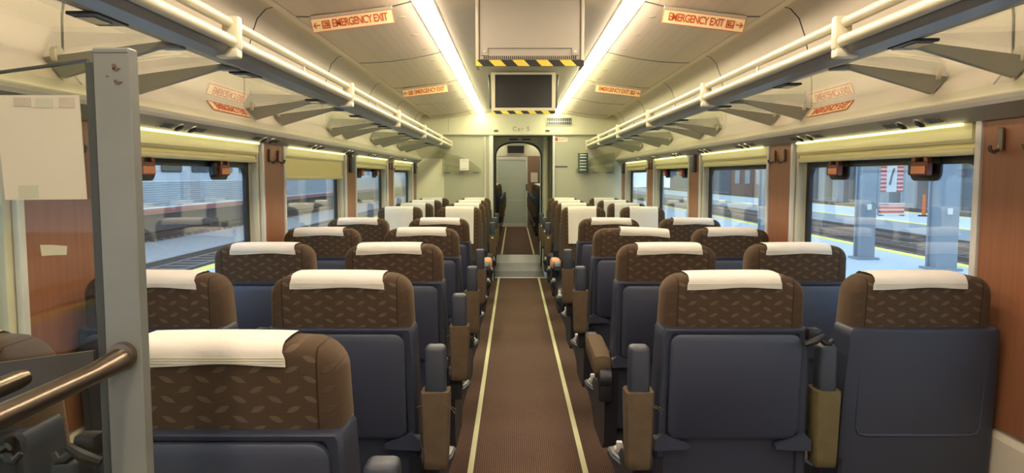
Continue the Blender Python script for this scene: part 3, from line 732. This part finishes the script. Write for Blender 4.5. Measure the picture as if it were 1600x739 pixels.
def m_lever_plate(a):
    return MB().loft([[(a*0.232, y, 0.416), (a*(0.232+w), y, 0.408), (a*(0.232+w), y, 0.414), (a*0.232, y, 0.424)] for y, w in ((0.52, 0.026), (0.60, 0.050), (0.66, 0.052))])
def m_lever(a): return MB().rbox(a*0.245, a*0.268, 0.575, 0.60, 0.42, 0.465, 0.005, 2).rbox(a*0.242, a*0.271, 0.60, 0.64, 0.42, 0.43, 0.003, 1)
def m_button(): return MB().cyl((0, 0.046, 0.808), 'y', 0.010, 0.006, 14)
def m_moulding():
    m = MB(); p = [(-0.19, 0.96), (-0.188, 0.72), (-0.178, 0.70), (-0.16, 0.695), (0.16, 0.695), (0.178, 0.70), (0.188, 0.72), (0.19, 0.96)]
    m.tube([(x, -0.030, z) for x, z in p], [0.0005, 0.003, 0.004, 0.005, 0.005, 0.004, 0.003, 0.0005], 8); return sheared(m)

def make_seat(label, loc, rz, role, s, arm='up', plainback=False, cover=(0, 0), button=False, group=None, mid=True, threads=False):
    """s: +1 when the aisle lies on local -x (aisle arm at -x)"""
    a = -s
    t = thing('train_seat', label, 'seat', loc, rz, group)
    part('backrest', 0, m_back, 'seat_fabric', t, smooth=50)
    sh = part('back_shell', plainback, m_shell_plain if plainback else m_shell, 'navy_shell', t, smooth=40)
    if plainback:
        part('moulding', 0, m_moulding, 'navy_tray', sh)
    else:
        tr = part('tray_table', 0, m_tray, 'navy_tray', t, smooth=40)
        la = s if role == 'aisle' else -s
        part('tray_latch', (la, role), lambda: m_latch(la, 0.0 if role == 'aisle' else 0.042), 'black_plastic', tr)
        for q in (-1, 1): part('bumper', q, lambda: m_bumper(q), 'navy_tray', sh)
    cv = part('headrest_cover', 0, m_cover, 'cover_white', t, (cover[0], 0, 0), (0, cover[1], 0), smooth=60)
    part('stitching', 0, m_stitch, 'arm_sleeve_olive' if False else 'frame_cream', cv)
    part('seat_cushion', 0, m_cushion, 'seat_fabric', t, smooth=60)
    part('seat_base', (a, role), lambda: m_base(a, role == 'aisle'), 'navy_dark', t, smooth=20)
    part('pedestal', 0, m_foot, 'black_plastic', t, smooth=20)
    if role == 'aisle':
        ax = a*0.287
        if arm == 'up':
            ar = part('armrest', 1, lambda: m_sleeve(1), 'arm_sleeve', t, (ax*1.0, 0.0, 0), smooth=45)
            part('arm_cap', 1, lambda: m_cap(1), 'arm_cap', ar)
            if threads: part('loose_threads', s, lambda: MB().tube([(0.03, -0.035, 0.80), (0.05, -0.045, 0.795), (0.062, -0.048, 0.78)], 0.0012, 5).tube([(0.03, -0.036, 0.806), (0.055, -0.05, 0.80), (0.066, -0.05, 0.792)], 0.001, 5).tube([(-0.035, -0.03, 0.80), (-0.055, -0.04, 0.797)], 0.001, 5), 'arm_sleeve_olive', ar)
            if button: part('button', 0, m_button, 'sign_white', ar)
        else:
            ar = part('armrest', 'down', m_armdown, 'arm_sleeve' if arm == 'down' else 'arm_sleeve_lit', t, (ax*0.95, 0.0, 0), smooth=45)
            part('arm_tip', 0, m_armfront, 'navy_shell', ar)
        part('arm_pivot', 0, m_pivot, 'navy_dark', t, (ax*0.92, 0.03 if arm == 'up' else 0.0, 0.0))
        pb = part('recline_housing', a, lambda: m_lever_box(a), 'navy_shell', t, smooth=40)
        part('housing_plate', a, lambda: m_lever_plate(a), 'lever_grey', pb, smooth=20)
        part('recline_lever', a, lambda: m_lever(a), 'lever_white', pb)
        if mid:
            ar = part('armrest', 1, lambda: m_sleeve(1), 'arm_sleeve_olive', t, (-a*0.281, 0.02, 0), smooth=45); ar.scale = (0.9, 1, 1)
            part('arm_cap', 1, lambda: m_cap(1), 'arm_cap', ar, (0, 0, 0))
    return t

ROWS = [1.28, 2.18, 3.15, 4.12, 5.09]
ORD = ['first', 'second', 'third', 'fourth', 'fifth']
AX, SX = 0.592, 1.155
rng = random.Random(3)
for side, s in (('left', -1), ('right', 1)):
    for r, y in enumerate(ROWS):
        if s > 0 and r == 0: continue
        rn = ORD[r] if s < 0 else ORD[r-1]
        for role, x in (('aisle', AX), ('window', SX)):
            armx = 'down' if (s > 0 and r == 2) else 'up'
            pb = (s > 0 and r == 1 and role == 'window')
            if s < 0 and r == 0:
                lab = 'brown seat back with white cover right behind the grey partition post' if role == 'aisle' else 'brown window seat at bottom left, seen through the partition glass'
            elif pb: lab = 'nearest right window seat with plain moulded navy back, no tray'
            elif armx == 'down' and role == 'aisle': lab = 'right aisle seat with lowered brown armrest, second row, navy back to viewer'
            else: lab = f'brown and navy seat seen from behind, {side} {role} side, {rn} row'
            cov = (rng.uniform(-0.012, 0.008), rng.uniform(-0.012, 0.012))
            if s > 0 and r == 3 and role == 'aisle': cov = (0.012, 0.05)
            if s < 0 and r == 0: cov = (-0.022, 0.0)
            if s < 0 and role == 'aisle' and r == 1: cov = (-0.012, 0.006)
            make_seat(lab, (s*x, y, 0), 0, role, s, armx, pb, cov, threads=(r in (1, 2)), group='seats facing away from the viewer')
    for r in range(4):
        y = 7.13 + r*0.97
        for role, x in (('aisle', AX), ('window', SX)):
            make_seat(f'brown seat facing the viewer with long white cover, {side} {role} side, {ORD[r]} facing row', (s*x, y, 0), math.pi, role, -s, 'salmon' if (r == 0 and role == 'aisle') else 'up', cover=(rng.uniform(-0.006, 0.006), rng.uniform(-0.01, 0.01)), button=True, group='seats facing the viewer')
    # next coach
    for r in range(6):
        y = 13.9 + r*0.97
        make_seat(f'aisle seat in the next coach beyond the doorway, {side} side, {["first","second","third","fourth","fifth","sixth"][r]} row', (s*0.592, y, FZ), 0, 'aisle', s, 'up', mid=False, group='seats in the next coach')

# ------------------------------------------------------------------ monitors on the ceiling
def slots(m, x0, x1, z0, z1, n, y0, y1):
    w = (x1-x0)/n
    for k in range(n): m.box(x0+k*w+w*0.28, x0+k*w+w*0.72, y0, y1, z0, z1)
    return m
tvb = thing('monitor_box', 'large grey monitor housing seen from behind above the aisle', 'monitor', (0.01, 3.78, H+0.55))
MB().rbox(-0.255, 0.255, 0.0, 0.16, 0.032, 0.335, 0.004, 1).build('housing', 'monitor_grey', tvb)
bp = MB().prism([(-0.245, 0.335), (-0.245, 0.055), (-0.212, 0.055), (-0.212, 0.090), (0.212, 0.090), (0.212, 0.055), (0.245, 0.055), (0.245, 0.335)], 'y', -0.008, -0.001).build('back_plate', 'monitor_grey', tvb, smooth=0)
for x in (-0.228, 0.228): MB().cyl((x, -0.010, 0.072), 'y', 0.007, 0.004, 12).build('screw', 'light_ring', bp)
slots(MB(), -0.235, 0.235, 0.036, 0.052, 46, -0.0015, 0.0).build('vent_slots', 'dark_seam', tvb, smooth=0)
for q in (-1, 1): MB().rbox(q*0.256, q*0.272, -0.01, 0.15, 0.0, 0.335, 0.003, 1).build('side_rail', 'monitor_frame', tvb)
hz = MB().box(-0.272, 0.272, -0.014, 0.0, 0.0, 0.030).build('hazard_edge', 'hazard_stripe', tvb, smooth=0)
tvf = thing('monitor', 'ceiling monitor with black screen facing the viewer over the aisle', 'monitor', (0.012, 6.45, H+0.535))
hs = MB()
hs.box(-0.277, 0.277, 0.0, 0.09, 0.028, 0.052); hs.box(-0.277, 0.277, 0.0, 0.09, 0.335, 0.352)
hs.box(-0.277, -0.245, 0.0, 0.09, 0.052, 0.335); hs.box(0.245, 0.277, 0.0, 0.09, 0.052, 0.335); hs.box(-0.245, 0.245, 0.03, 0.09, 0.052, 0.335)
hs.build('housing', 'monitor_frame', tvf, smooth=0)
MB().box(-0.245, 0.245, 0.012, 0.03, 0.052, 0.335).build('screen', 'screen_black', tvf, smooth=0)
MB().box(-0.277, 0.277, -0.004, 0.008, 0.0, 0.026).build('hazard_edge', 'hazard_stripe', tvf, smooth=0)
for q in (-1, 1): MB().tube([(q*0.285, 0.04, 0.05), (q*0.30, 0.10, 0.345)], 0.008, 8).build('support_arm', 'black_plastic', tvf)

# ------------------------------------------------------------------ emergency exit signs
EX = {}
def exit_sign(label, loc, rot, flip):
    t = thing('exit_sign', label, 'sign', loc, 0, 'ceiling emergency exit signs'); t.rotation_euler = rot
    L, Hh = 0.205, 0.034
    def frame():
        m = MB(); m.box(-L, L, -0.0015, 0.004, Hh-0.0025, Hh); m.box(-L, L, -0.0015, 0.004, -Hh, -Hh+0.003)
        m.box(-L, -L+0.002, -0.0015, 0.004, -Hh, Hh); m.box(L-0.002, L, -0.0015, 0.004, -Hh, Hh); return m
    part('plate', 0, lambda: MB().box(-L, L, 0.0, 0.004, -Hh, Hh), 'sign_plate', t, smooth=0)
    part('border', 0, frame, 'sign_orange', t, smooth=0)
    part('bracket', 0, lambda: MB().box(-L, L, -0.001, 0.02, Hh, Hh+0.014), 'monitor_grey', t, smooth=0)
    if 'txt' not in EX: EX['txt'] = text_mesh('EMERGENCY EXIT', 0.054, 'sign_orange', spacing=0.87)
    f = -1 if flip else 1
    x = obj('lettering', EX['txt'], t, (0.038*(1 if flip else -1), -0.002, 0.0), (math.pi/2, 0, 0))
    w = max(v.co.x for v in EX['txt'].vertices) - min(v.co.x for v in EX['txt'].vertices); k = 0.278/w; x.scale = (k, 1.0, 1)
    def icon():
        m = MB(); m.box(0.113, 0.118, -0.003, 0, -0.019, 0.019); m.box(0.148, 0.153, -0.003, 0, -0.019, 0.019); m.box(0.113, 0.153, -0.003, 0, -0.019, -0.014); m.box(0.113, 0.153, -0.003, 0, 0.014, 0.019)
        m.box(0.123, 0.148, -0.003, 0, -0.010, -0.003); m.box(0.123, 0.140, -0.003, 0, 0.003, 0.010); m.box(0.121, 0.127, -0.003, 0, -0.010, 0.010)
        return m
    def arrow():
        m = MB(); m.box(0.162, 0.190, -0.003, 0, -0.0025, 0.0025); m.prism([(0.180, -0.012), (0.185, -0.014), (0.198, 0.0), (0.185, 0.014), (0.180, 0.012), (0.190, 0.0)], 'y', -0.003, 0); return m
    def flipx(m):
        m.v = [(-x, y, z) for x, y, z in m.v]; return m
    part('pictogram', flip, lambda: flipx(icon()) if flip else icon(), 'sign_orange', t, smooth=0)
    part('arrow', flip, lambda: flipx(arrow()) if flip else arrow(), 'sign_orange', t, smooth=0)
for s, side in ((-1, 'left'), (1, 'right')):
    for y, w in ((3.76, 'nearest'), (6.80, 'farther')):
        exit_sign(f'{w} orange EMERGENCY EXIT sign on the {side} ceiling panels', (s*0.875, y, H+0.812-0.042), (math.radians(24), math.radians(s*7.0), 0), s < 0)
# small signs on the wall below the rack shelves
for s, side in ((-1, 'left'), (1, 'right')):
    t = thing('shelf_sign', f'small orange EMERGENCY EXIT sticker beneath the {side} glass shelf', 'sign', (s*1.408, 3.52, H+0.312), 0, 'stickers under the racks')
    t.rotation_euler = (0, s*math.radians(37), 0)
    def pl(): return MB().box(-0.001, 0.001, -0.23, 0.23, -0.026, 0.026)
    part('plate', 'shelf', pl, 'sign_plate', t, smooth=0)
    def bo():
        m = MB(); m.box(-0.0015, 0.0015, -0.23, 0.23, 0.022, 0.026); m.box(-0.0015, 0.0015, -0.23, 0.23, -0.026, -0.022); m.box(-0.0015, 0.0015, -0.23, -0.226, -0.026, 0.026); m.box(-0.0015, 0.0015, 0.226, 0.23, -0.026, 0.026); return m
    part('border', 'shelf', bo, 'sign_orange', t, smooth=0)
    tx = obj('lettering', EX['txt'], t, (-s*0.0018, (-0.02*s), 0), (math.pi/2, 0, -s*math.pi/2)); tx.scale = (1.0, 0.9, 1)

# ------------------------------------------------------------------ bulkhead fittings
def text_obj(body, size, mat, parent, loc, rot=(math.pi/2, 0, 0), sc=None):
    o = obj('lettering', text_mesh(body, size, mat), parent, loc, rot)
    if sc: o.scale = sc
    return o
ex = thing('exit_plate', 'small red and white EXIT plate right of the gangway doorway', 'sign', (0.585, Y1-0.004, 1.988))
MB().box(-0.09, 0.09, -0.003, 0.0, -0.03, 0.03).build('plate', 'sign_white', ex, smooth=0)
text_obj('EXIT', 0.058, 'sign_red', ex, (0.028, -0.004, 0), sc=(0.95, 1, 1))
MB().box(-0.085, -0.04, -0.0045, -0.003, -0.022, 0.022).build('pictogram', 'sign_red', ex, smooth=0)
cn = obj('coach_number', text_mesh('Car 5', 0.085, 'fascia_paint', 0.001, spacing=1.25)); cn.location = (0.03, Y1-0.032, H+0.65); cn.rotation_euler = (math.pi/2, 0, 0)
tag(cn, 'faint raised lettering Car 5 on the header', 'lettering')
vg = thing('vent_grille', 'dark rectangular vent grille on the bulkhead header', 'vent', (0.56, Y1-0.032, H+0.755))
MB().box(-0.17, 0.17, -0.006, 0.0, -0.05, 0.05).build('backing', 'black_plastic', vg, smooth=0)
fr = MB(); fr.box(-0.178, 0.178, -0.012, 0, 0.048, 0.056); fr.box(-0.178, 0.178, -0.012, 0, -0.056, -0.048); fr.box(-0.178, -0.17, -0.012, 0, -0.056, 0.056); fr.box(0.17, 0.178, -0.012, 0, -0.056, 0.056); fr.build('frame', 'end_header_paint', vg, smooth=0)
for k in range(13): MB().box(-0.158+k*0.0255, -0.150+k*0.0255, -0.010, -0.004, -0.05, 0.05).build('slat', 'lever_grey', vg, smooth=0)
MB().box(-0.17, 0.17, -0.011, -0.005, -0.005, 0.005).build('crossbar', 'lever_grey', vg, smooth=0)
for x, sd in ((-0.34, 'left'), (0.375, 'right')):
    t = thing('label_plate', f'tiny printed label on the header, {sd} of the coach number', 'label', (x, Y1-0.032, H+0.625))
    MB().box(-0.055, 0.055, -0.002, 0, -0.02, 0.02).build('plate', 'sign_plate', t, smooth=0)
    MB().box(-0.01, 0.052, -0.003, -0.002, -0.017, 0.017).build('print', 'icon_grey', t, smooth=0)
lp = MB().box(0.50, 0.68, Y1-0.004, Y1, 1.60, 1.62).build('name_strip', 'icon_grey', smooth=0); tag(lp, 'thin dark label strip on the right bulkhead', 'label')
for s, side in ((-1, 'left'), (1, 'right')):
    cx = -0.80 if s < 0 else 1.06
    t = thing('brochure_holder', f'clear curved brochure holder on the {side} of the bulkhead', 'brochure holder', (cx, Y1-0.02, 1.52), 0, 'bulkhead brochure holders')
    def shape():
        # quarter curve: tall towards the side wall, low towards the doorway
        pts = [(-0.27, 0.0), (0.27, 0.0), (0.27, 0.05)]
        for k in range(1, 9):
            u = k/8; pts.append((0.27-0.54*u, 0.05+0.23*math.sin(u*math.pi/2)**0.8))
        return [(-s*p[0]*(1 if s < 0 else 1) if s > 0 else p[0], p[1]) for p in pts]
    sh = shape()
    MB().prism(sh, 'y', -0.055, -0.050).build('front_sheet', 'acrylic', t, smooth=0)
    MB().prism(sh, 'y', -0.002, 0.002).build('back_sheet', 'acrylic', t, smooth=0)
    MB().box(-0.27, 0.27, -0.055, 0.0, -0.008, 0.0).build('ledge', 'acrylic', t, smooth=0)
    for x in (-0.2, 0.0, 0.2): MB().box(x-0.04, x+0.04, -0.058, -0.0555, 0.0, 0.012).build('clip', 'icon_grey', t, smooth=0)
cd = thing('sign_card', 'white card with dark edge on the left brochure holder', 'card', (-0.76, Y1-0.082, 1.56))
MB().box(-0.062, 0.062, 0.0, 0.004, 0.0, 0.155).build('card', 'sign_white', cd, smooth=0)
e = MB(); e.box(-0.046, 0.046, -0.001, 0, 0.020, 0.023); e.box(-0.046, 0.046, -0.001, 0, 0.125, 0.128); e.build('print_border', 'icon_grey', cd, smooth=0)
rb = thing('brochure_stack', 'rolled dark green brochures in the right brochure holder', 'brochure', (0.885, Y1-0.115, 1.53))
MB().loft([[(0.07*math.cos(a), 0.035*math.sin(a), z) for a in [2*math.pi*k/20 for k in range(20)]] for z in (0.0, 0.265)]).build('brochure', 'leaflet_green', rb)
for z in (0.03, 0.075, 0.115, 0.155, 0.20, 0.235):
    MB().prism([(0.062*math.cos(a)*1.04, 0.036*math.sin(a)*1.05) for a in [math.pi+math.pi*(0.25+0.5*k/8) for k in range(9)]] + [(0, -0.02)], 'z', z, z+0.011).build('print_line', 'sign_white', rb, smooth=0)
MB().loft([[(0.071*math.cos(a), 0.036*math.sin(a), z) for a in [2*math.pi*k/20 for k in range(20)]] for z in (0.265, 0.275)]).build('top_edge', 'paper', rb)

# ------------------------------------------------------------------ foreground partition, luggage shelf rails, paper sheet
PX, PYY = -0.604, 0.95
pt = thing('partition', 'grey metal post and glass partition at the left foreground', 'partition', (PX, PYY, 0))
MB().rbox(0.0, 0.047, 0.0, 0.022, 0.0, 1.638, 0.0015, 1).build('post', 'post_grey', pt)
MB().rbox(-0.013, 0.0, 0.004, 0.018, 0.0, 1.626, 0.002, 1).build('glass_seal', 'gasket_green', pt)
MB().prism([(-0.012, 0.3), (-0.70, 0.3), (-0.70, 1.535), (-0.012, 1.626)], 'y', 0.008, 0.014).build('pane', 'partition_glass', pt, smooth=0)
MB().prism([(-0.012, 1.626), (-0.70, 1.535), (-0.70, 1.538), (-0.012, 1.629)], 'y', 0.007, 0.015).build('pane_edge', 'gasket_green', pt, smooth=0)
MB().rbox(0.0, 0.047, -0.001, 0.022, 1.634, 1.642, 0.002, 1).build('post_cap', 'post_grey', pt)
for (x, z, w, h) in ((0.030, 1.615, 0.006, 0.0022), (0.027, 1.618, 0.003, 0.004), (0.032, 1.598, 0.006, 0.0018), (0.028, 1.600, 0.002, 0.002), (0.018, 1.606, 0.0015, 0.001)):
    MB().prism([(x+w*math.cos(a)*(0.7+0.3*math.sin(3*a)), z+h*math.sin(a)) for a in [2*math.pi*k/12 for k in range(12)]], 'y', -0.0012, 0.0).build('paint_chip', 'post_dirt', pt, smooth=0)
rl = thing('luggage_shelf', 'low luggage shelf with two steel tube rails beside the partition post', 'shelf', (PX, PYY, H))
RZ = -0.245
MB().tube([(0.024, -0.004, RZ+0.008), (0.018, -0.03, RZ+0.004), (0.012, -0.06, RZ), (0.008, -0.30, RZ), (0.008, -0.9, RZ)], [0.016, 0.0145, 0.013, 0.013, 0.013], 14).build('rail', 'steel_tube', rl)
MB().tube([(-0.078, -0.045, RZ-0.006), (-0.078, -0.06, RZ-0.006), (-0.078, -0.9, RZ-0.006)], [0.010, 0.012, 0.012], 14).build('rail', 'steel_tube', rl)
MB().cyl((0.024, -0.006, RZ+0.012), 'y', 0.0175, 0.012, 20).build('rail_flange', 'steel_tube', rl)
MB().cyl((0.026, -0.013, RZ+0.012), 'y', 0.009, 0.004, 16).build('bolt', 'post_dirt', rl)
MB().prism([(-0.014, RZ+0.018), (-0.42, RZ-0.035), (-0.42, RZ-0.10), (-0.20, RZ-0.075), (-0.014, RZ-0.008)], 'y', -0.004, 0.002).build('end_plate', 'plate_grey', rl, smooth=0)
ps = thing('paper_sheet', 'faded paper sheet taped inside the partition glass', 'notice', (PX-0.018, PYY+0.005, 0))
z1, z0 = H+0.103, H-0.030
MB().prism([(-0.112, z1), (-0.004, z1-0.0), (0.0, z0+0.0), (-0.106, z0-0.001)], 'y', 0.0, 0.0015).build('sheet', 'paper', ps, smooth=0)
MB().box(-0.088, -0.062, -0.0006, 0.0, z0+0.002, z0+0.018).build('print', 'paper_print_green', ps, smooth=0)
MB().box(-0.060, -0.038, -0.0006, 0.0, z1-0.016, z1-0.004).build('print', 'paper_print_green', ps, smooth=0)
MB().box(-0.088, -0.066, -0.0006, 0.0, z1-0.014, z1-0.003).build('print', 'paper_print_brown', ps, smooth=0)
MB().box(-0.030, -0.010, -0.0006, 0.0, z1-0.016, z1-0.003).build('print', 'paper_print_brown', ps, smooth=0)
st = MB().prism([(2.065, 1.287), (2.12, 1.282), (2.19, 1.272), (2.185, 1.246), (2.12, 1.252), (2.07, 1.255)], 'x', -WX+0.012, -WX+0.0135).build('torn_sticker', 'paper', smooth=0)
tag(st, 'torn white sticker remnant on the left wood panel', 'sticker')

# ------------------------------------------------------------------ outside : platforms, tracks, station, silver train
GZ, PZ = -0.95, -0.45
gr = MB().box(-60, 70, -30, 160, GZ-0.3, GZ).build('ground', 'ballast', smooth=0); tag(gr, 'grey ballast ground of the station yard', 'ground', kind='structure')
for (x0, x1, lab, yel) in ((1.75, 9.8, 'concrete platform right of the coach with yellow edge', (9.45, 9.8)), (16.2, 21.2, 'farther concrete platform across the tracks on the right', (16.2, 16.6)), (-6.7, -1.75, 'concrete platform left of the coach with yellow edge', (-6.7, -6.35))):
    p = MB().box(x0, x1, -30, 160, GZ, PZ).build('platform', 'platform_concrete', smooth=0); tag(p, lab, 'platform', kind='structure')
    MB().box(yel[0], yel[1], -30, 160, PZ, PZ+0.006).build('yellow_edge', 'platform_yellow', p, smooth=0)
    if x0 == 16.2: MB().box(20.8, 21.2, -30, 160, PZ, PZ+0.006).build('yellow_edge', 'platform_yellow', p, smooth=0)
def track(x, lab):
    t = thing('railway_track', lab, 'track', (x, 0, GZ), 0, 'railway tracks')
    for q in (-1, 1):
        m = MB(); m.prism([(q*0.72-0.07, 0.08), (q*0.72+0.07, 0.08), (q*0.72+0.03, 0.11), (q*0.72+0.035, 0.24), (q*0.72-0.035, 0.24), (q*0.72-0.03, 0.11)], 'y', -20, 150); m.build('rail', 'rail_steel', t, smooth=0)
    m = MB()
    for k in range(200): m.box(-1.25, 1.25, -10+k*0.62, -10+k*0.62+0.24, -0.02, 0.085)
    o = m.build('sleepers', 'sleeper_wood', t, smooth=0); o['kind'] = 'stuff'
track(11.45, 'railway track next to the right platform edge')
track(14.55, 'railway track before the farther right platform')
track(23.2, 'railway track beyond the farther right platform')
track(26.6, 'railway track in front of the concrete station wall')
track(-8.6, 'railway track next to the left platform edge')
track(-14.6, 'railway track under the silver train')
# steel columns on the right platform (H sections on plinths)
for x, y, w, lab in ((8.75, 15.2, 0.42, 'nearest blue grey steel column through the right window'), (8.1, 17.2, 0.34, 'second blue grey steel column through the right window'), (8.6, 25.5, 0.38, 'third blue grey column seen through the second right window'), (8.6, 34.5, 0.38, 'fourth blue grey column seen through the third right window'), (8.6, 44.0, 0.38, 'fifth blue grey column far along the right platform')):
    t = thing('platform_column', lab, 'column', (x, y, PZ), 0, 'platform columns')
    m = MB(); m.box(-w/2, w/2, -w/2, -w/2+0.06, 0, 6); m.box(-w/2, w/2, w/2-0.06, w/2, 0, 6); m.box(-w/2+0.05, w/2-0.05, -w/2+0.06, w/2-0.06, 0, 6)
    m.build('shaft', 'column_paint', t, smooth=0)
    MB().box(-w/2-0.08, w/2+0.08, -w/2-0.08, w/2+0.08, 0, 0.05).build('base_plate', 'column_paint', t, smooth=0)
    MB().rbox(-0.05, 0.05, -w/2-0.05, -w/2, 1.15, 1.28, 0.01, 1).build('outlet_box', 'train_white', t)
# station wall : alternating piers and bays
sw_ = MB().box(31.5, 32.5, -20, 150, GZ, 12).build('wall_station', 'concrete_dark', smooth=0); tag(sw_, 'grey concrete station wall with piers beyond the tracks', 'wall', kind='structure')
for k in range(24):
    y = 6 + k*4.2
    MB().box(30.6, 31.5, y, y+(1.5 if k % 3 else 2.4), GZ, 12).build('pier', 'concrete_wall', sw_, smooth=0)
bb = MB().box(29.0, 30.5, 86, 100, GZ, 11).build('brick_building', 'brick_red', smooth=0); tag(bb, 'reddish brick building far beyond the second right window', 'building')
for k in range(3):
    for j in range(4): MB().box(28.95, 29.0, 87+k*4.2, 89+k*4.2, 0.5+j*2.4, 2.2+j*2.4).build('window', 'train_window', bb, smooth=0)
# red banners and barrier board on the farther platform
kz = thing('banner_stand', 'white panel flanked by two red banners on the farther platform', 'banner', (18.5, 36.5, PZ))
for x in (-0.42, 0.42): MB().box(x-0.16, x+0.16, -0.03, 0.03, 1.15, 2.75).build('banner', 'banner_red', kz, loc=(0, 0, 0))
MB().box(-0.25, 0.25, -0.02, 0.04, 1.15, 2.75).build('panel', 'train_white', kz, smooth=0)
MB().tube([(-0.1, -0.03, 1.5), (0.0, -0.03, 2.0), (0.1, -0.03, 2.3)], 0.05, 6).build('drawing', 'icon_grey', kz)
for x in (-0.6, 0.6): MB().box(x-0.04, x+0.04, -0.04, 0.04, 0, 2.8).build('leg', 'column_paint', kz, smooth=0)
bd = thing('barrier_board', 'red and white patterned barrier board on the farther platform', 'barrier', (18.3, 36.0, PZ))
MB().box(-0.6, 0.6, -0.03, 0.03, 0.05, 0.62).build('board', 'banner_red', bd)
for z in (0.05, 0.56): MB().box(-0.62, 0.62, -0.04, 0.04, z, z+0.06).build('edge_band', 'train_white', bd, smooth=0)
for x in (-0.5, 0.5): MB().box(x-0.03, x+0.03, -0.2, 0.2, 0, 0.05).build('foot', 'train_dark', bd, smooth=0)
og = thing('barrier_post', 'slim orange delineator post on the farther platform', 'post', (19.6, 35.5, PZ))
MB().cyl((0, 0, 0.55), 'z', 0.09, 1.0, 12, 0.07).build('tube', 'barrier_orange', og); MB().cyl((0, 0, 0.03), 'z', 0.25, 0.06, 16).build('foot', 'train_dark', og)
# silver train on the left
tr = thing('silver_train', 'silver corrugated passenger train on the neighbouring left track', 'train', (-13.1, 0, 0))
MB().box(-3.0, -0.02, -5, 110, 0.1, 3.6).build('body', 'train_silver', tr, smooth=0)
for k in range(11): MB().prism([(-0.02, 0.38+k*0.085), (0.03, 0.40+k*0.085), (0.03, 0.425+k*0.085), (-0.02, 0.445+k*0.085)], 'y', -5, 110).build('corrugation', 'train_silver', tr, smooth=0)
MB().box(-0.02, 0.01, -5, 110, 0.12, 0.30).build('stripe', 'train_red', tr, smooth=0)
MB().box(-0.02, 0.012, -5, 110, 0.30, 0.36).build('stripe', 'train_white', tr, smooth=0)
MB().box(-2.9, -0.15, -5, 110, -0.55, 0.10).build('underframe', 'train_dark', tr, smooth=0)
for k in range(34):
    y = 4 + k*2.6
    w_ = MB().prism(rrect(y, y+1.7, 1.62, 2.32, 0.12, 3), 'x', -0.03, 0.012).build('window', 'train_window', tr, smooth=0)
for k in range(10):
    y = 6 + k*9
    for d in (0, 2.2): MB().cyl((-0.6, y+d, -0.30), 'x', 0.42, 0.14, 20).build('wheel', 'train_dark', tr)
